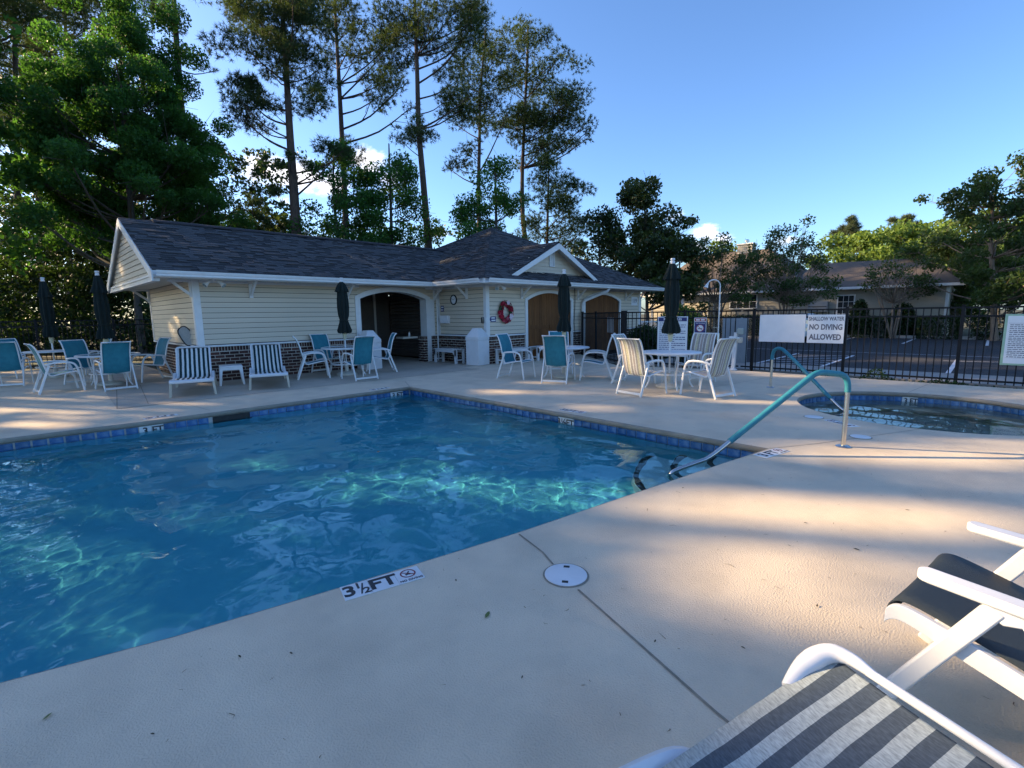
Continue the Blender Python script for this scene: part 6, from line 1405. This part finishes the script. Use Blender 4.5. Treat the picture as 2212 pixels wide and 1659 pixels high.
for k, (poly, n, d, sd, lab) in enumerate([([(1770, 560), (1795, 530), (1840, 510), (1890, 515), (1905, 550), (1900, 590), (1780, 590)], 26, 58, 31, 'bright green tree behind the far house roof'), ([(1895, 570), (1900, 525), (1930, 492), (1985, 488), (2000, 525), (1995, 590), (1900, 590)], 30, 56, 32, 'green tree with rounded crown right of the far house chimney'), ([(1985, 590), (1995, 505), (2040, 478), (2075, 500), (2090, 580)], 26, 54, 33, 'green tree behind the right end of the far house roof'), ([(2080, 590), (2090, 520), (2140, 500), (2212, 520), (2260, 600)], 26, 50, 34, 'green tree in the background at the right edge')]):
    cx = sum(p[0] for p in poly) / len(poly); tree('distant_tree', lab, d, [(cx, 690), (cx, 620), (cx, 560)], .2, fill(poly, n, 16, 26, sd), 'far', sd, per=230, size=.42, bark=gumbark_m, dspread=2.5, group='green trees behind the far house')
for k, (poly, n, d, sd, lab) in enumerate([([(1500, 560), (1530, 525), (1580, 540), (1600, 600), (1500, 620)], 18, 62, 37, 'green tree left of the far house chimney'), ([(2100, 560), (2130, 480), (2200, 440), (2280, 470), (2280, 640), (2110, 640)], 34, 40, 38, 'sunlit green tree behind the big tree at the right edge'), ([(2010, 640), (2030, 575), (2080, 560), (2130, 590), (2130, 690), (2030, 690)], 26, 37, 39, 'sunlit leafy tree beside the right end of the far house')]):
    cx = sum(p[0] for p in poly) / len(poly); tree('distant_tree', lab, d, [(cx, 690), (cx, 620), (cx, 560)], .2, fill(poly, n, 16, 26, sd), 'far', sd, per=200, size=.34, bark=gumbark_m, dspread=2.0, group='green trees behind the far house')
tree('distant_pine', 'umbrella shaped far pine above the house roof', 70, [(1838, 690), (1838, 560), (1838, 500)], .2, fill([(1795, 516), (1815, 496), (1838, 474), (1860, 488), (1866, 503), (1840, 512)], 22, 5, 9, 135), 'fpine', 35, per=200, tuft=.5)
tree('distant_pine', 'broad crowned far pine right of the umbrella shaped one', 68, [(1945, 690), (1945, 560), (1945, 500)], .2, fill([(1890, 525), (1908, 500), (1930, 474), (1958, 470), (1980, 492), (1988, 520)], 34, 6, 11, 136), 'fpine', 36, per=200, tuft=.5)
# --- hedges and shrubs
def hedge(a, b, w, h, label, seed, round_=False, kind='hedge', z0=-.1, n=5200, size=.09, group='clipped hedges along the car park'):
    rg = np.random.default_rng(seed); a, b = Vector((a[0], a[1], z0)), Vector((b[0], b[1], z0)); d = b - a; L = d.length; d.normalize(); s = Vector((-d.y, d.x, 0)); t = thing('hedge' if not round_ else 'shrub', label, 'hedge' if not round_ else 'shrub', (a + b) / 2, 0, group)
    u = rg.uniform(-1, 1, (n, 3))
    if round_: u = unit(rg.normal(size=(n, 3))) * (rg.uniform(0, 1, (n, 1)) ** .25); u[:, 2] = np.abs(u[:, 2]) * 2 - 1
    else:
        ax = rg.integers(0, 3, n); u[np.arange(n), ax] = np.sign(u[np.arange(n), ax]) * rg.uniform(.82, 1.05, n)
    loc = np.array(d) * (u[:, :1] * L / 2) + np.array(s) * (u[:, 1:2] * w / 2) + np.array([[0, 0, 1]]) * ((u[:, 2:] + 1) / 2 * h) + rg.normal(size=(n, 3)) * .035
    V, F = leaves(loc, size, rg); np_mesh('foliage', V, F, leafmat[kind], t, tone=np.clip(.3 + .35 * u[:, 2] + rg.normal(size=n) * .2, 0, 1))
    mb = MB()
    for k in range(5): p = d * ((k - 2) * L * .18); mb.tube([p, p + Z3 * h * .7], [.03, .015], 5)
    mb.build('stems', gumbark_m, t)
    return t
hedge((34.9, 1.2), (34.9, 2.9), 1.1, 1.15, 'clipped boxy hedge right of the crape myrtle trunk', 51); hedge((34.9, 4.1), (34.9, 5.9), 1.1, 1.15, 'clipped boxy hedge left of the crape myrtle trunk', 52); hedge((34.9, 6.3), (34.9, 10.5), 1.2, 1.1, 'long dark hedge behind the no diving sign', 53, n=8000); hedge((34.9, -7), (34.9, .6), 1.2, 1.2, 'long dark hedge right of the boxy hedges', 54, n=9000); hedge((34.9, 10.9), (34.9, 17), 1.3, 1.3, 'long dark hedge below the far house window', 55, n=8000)
hedge((35.3, 5.1), (35.3, 6.3), 1.3, 2.25, 'rounded dark shrub in front of the far house door', 56, True, n=4500, size=.12, group='rounded shrubs by the far house'); hedge((35.4, 2.9), (35.4, 4.5), 1.4, 1.95, 'rounded dark shrub under the right wall of the far house', 57, True, n=4500, size=.12, group='rounded shrubs by the far house')
hedge((14.5, 9.0), (15.6, 7.9), 1.3, 1.22, 'clipped dark shrub behind the gate post', 58, True, n=14000, size=.06, kind='dark', group='shrubs by the gate'); hedge((14.4, 7.0), (14.6, 6.3), .6, .75, 'low dark shrub behind the rules board', 59, True, n=2500, size=.05, group='shrubs by the gate')
hedge((22.5, 12.2), (24.5, 10.2), 1.6, 2.0, 'sunlit shrub beyond the right corner of the bathhouse', 60, True, kind='far', n=4200, size=.14, group='shrubs by the gate')
# --- forest undergrowth behind the left fence: nobody could count it
rg = np.random.default_rng(61); pts = []; szs = []
for (poly, d, n) in (([(-80, 430), (330, 430), (345, 770), (-80, 790)], 27, 24000), ([(-80, 380), (520, 380), (520, 700), (-80, 760)], 33, 24000), ([(-80, 560), (345, 580), (345, 775), (-80, 790)], 25.2, 16000), ([(-120, 300), (640, 330), (640, 640), (-120, 720)], 46, 26000), ([(-120, 480), (1000, 480), (1000, 640), (-120, 740)], 52, 22000)):
    cl = poly_pts(poly, n // 45, rg)
    for x, y in cl:
        c = np.array(at_pix(x, y, d + rg.uniform(-1.2, 1.8))); g = unit(rg.normal(size=(45, 3))) * rg.uniform(0, 1, (45, 1)) ** .5 * rg.uniform(.35, .75) * max(1, d / 30); g[:, 2] *= .6; pts.append(c + g); szs.append(np.full(45, .18 if d < 40 else .36))
pts = np.vstack(pts); szs = np.concatenate(szs); kp_ = pts[:, 2] > -.1; pts = pts[kp_]; V, F = leaves(pts, szs[kp_], rg); o = np_mesh('undergrowth', V, F, leafmat['dark'], None, tone=np.clip(rg.normal(.4, .25, len(F)), 0, 1)); tag(o, 'dark leafy forest undergrowth behind the left fence', 'undergrowth', kind='stuff')
# --- the rest of the wood, left of the photo between the pool and the evening sun
rg = np.random.default_rng(62); pz = Vector((SUN_AZ.y, -SUN_AZ.x, 0)); K = 1 / math.tan(SUN_EL)
wood = MB(); pts = []
for k in range(34):
    w = -9 + 27 * rg.uniform(); tt = rg.uniform(25, 38); b = pz * w + SUN_AZ * tt; H = rg.uniform(15, 22); wood.tube([(b.x, b.y, -.1), (b.x + rg.normal() * .3, b.y + rg.normal() * .3, H * .5), (b.x + rg.normal() * .4, b.y, H)], [.22, .16, .05], 6)
n_cl = 1250
for k in range(n_cl):
    w = rg.uniform(-10, 17.2); tt = rg.uniform(25, 39); tg = rg.uniform(-14, 18); z = (tt - tg) / K
    if z < .6 or z > 21.5: continue
    c = np.array(pz * w + SUN_AZ * tt); c[2] = z; g = unit(rg.normal(size=(62, 3))) * rg.uniform(0, 1, (62, 1)) ** .5 * rg.uniform(.6, 1.1); pts.append(c + g)
pts = np.vstack(pts); pts = pts[~(sun_open(pts, .09) & (rg.uniform(size=len(pts)) < .98))]  # leaves left out of the unseen crowns to shape the sun patches
V, F = leaves(pts, .34, rg); o = np_mesh('woodland', V, F, leafmat['gum'], None, tone=np.clip(rg.normal(.45, .25, len(F)), 0, 1)); tag(o, 'tall mixed woodland left of the pool, beyond the photo edge', 'woodland', kind='stuff')
wood.build('trunks', bark_m, o, smooth=True)
# --- leaf litter on the deck, weeds at the fence foot
litter_m = pm('dry_leaf', (.05, .035, .02), (.08, .06, .03), 20, rough=.8); litter_g = pm('green_leaf', (.10, .14, .03), (.14, .16, .04), 20, rough=.6); twig_m = pm('dry_pine_straw', (.16, .09, .045), (.11, .065, .03), 20, rough=.8)
def leaf_obj(x, y, s, ang, m, label):
    mb = MB(); c = .006
    mb.add([(-s, 0, c), (-s * .3, s * .33, c + s * .12), (s * .5, s * .26, c + s * .08), (s, 0, c + s * .05), (s * .5, -s * .26, c), (-s * .3, -s * .33, c + s * .03), (0, 0, c + s * .1)], [(0, 6, 1), (1, 6, 2), (2, 6, 3), (3, 6, 4), (4, 6, 5), (5, 6, 0)])
    o = mb.build('fallen_leaf', m); o.location = (x, y, 0); o.rotation_euler = (0, 0, ang); tag(o, label, 'leaf', 'fallen leaves on the near deck')
_lit = [(1053, 1330, .030, 'g', 'green leaf right below the skimmer lid'), (518, 1420, .014, 'd', 'small dark leaf left of two on the near deck'), (629, 1413, .012, 'd', 'small dark leaf right of two on the near deck'), (103, 1550, .020, 'g', 'pale green leaf at the lower left of the deck'), (1705, 1180, .012, 'd', 'small dark leaf in the sunlit deck'), (1740, 1131, .014, 'd', 'small leaf near the shade edge on the right deck'), (1960, 1103, .016, 'd', 'leaf in the shaded strip right of the steps'), (1850, 1188, .02, 'd', 'dark leaf left of the dark chaise head'), (1415, 1387, .012, 'd', 'tiny dark leaf right of the expansion joint'), (1475, 1055, .014, 'd', 'dark leaf near the pool edge by the steps'), (1765, 1310, .014, 'd', 'dark leaf right of the sunlit patch'), (1605, 1401, .012, 'd', 'dark leaf in the shade left of the striped chaise'), (985, 1255, .013, 'd', 'tan sprig right of the near depth marker'), (1128, 1465, .010, 'd', 'tiny dark speck leaf in the middle of the near deck'), (330, 1588, .010, 'd', 'tiny dark leaf at the bottom left of the deck')]
for x, y, s, k, lab in _lit:
    d = pix_dir(x, y); t_ = -CAM_H / d.z; leaf_obj(d.x * t_, d.y * t_, s, rnd.uniform(0, 6.28), litter_g if k == 'g' else litter_m, lab)
# pine straw and specks too small to count
mb = MB()
for k in range(420):
    x, y = rnd.uniform(.2, 8.5), rnd.uniform(-1.5, 3.2)
    if in_poly(np.array([[x, y]]), POOL)[0] or math.hypot(x - SPA_C[0], y - SPA_C[1]) < SPA_R + .1: continue
    a = rnd.uniform(0, 6.28); L = rnd.uniform(.008, .030) if k % 5 else rnd.uniform(.03, .07); d = Vector((math.cos(a), math.sin(a), 0)) * L / 2; p = Vector((x, y, .004)); q = p + Vector((rnd.uniform(-.3, .3) * L, rnd.uniform(-.3, .3) * L, .001)); s = Vector((-d.y, d.x, 0)).normalized() * rnd.uniform(.0008, .002)
    mb.add([p - d - s, q - s, p + d, q + s, p - d + s], [(0, 1, 3, 4), (1, 2, 3)])
o = mb.build('pine_straw', twig_m); tag(o, 'scattered pine straw and leaf crumbs on the near deck', 'litter', kind='stuff')
rg = np.random.default_rng(71); n = 2600; yy = rg.uniform(-3, 3.2, n); xx = 13.3 + rg.normal(size=n) * .12; hump = .03 + .20 * np.exp(-((yy - 1.75) / .22) ** 2) + .08 * np.exp(-((yy - .6) / .3) ** 2)
V, F = leaves(np.column_stack([xx, yy, -.08 + hump * rg.uniform(0, 1, n) * 1.4]), .055, rg); o = np_mesh('weeds', V, F, leafmat['dark'], None, tone=rg.uniform(0, 1, n)); tag(o, 'weeds and leaf litter along the foot of the right fence', 'weeds', kind='stuff')
# small floating leaf and white bubbles on the water
leaf_ = MB().add([(-.03, 0, .004), (0, .012, .01), (.03, 0, .006), (0, -.012, .004)], [(0, 1, 2, 3)]).build('floating_leaf', litter_m); leaf_.location = (3.05, 5.35, WATER_Z + .01); tag(leaf_, 'small dark leaf floating in the middle of the pool', 'leaf')
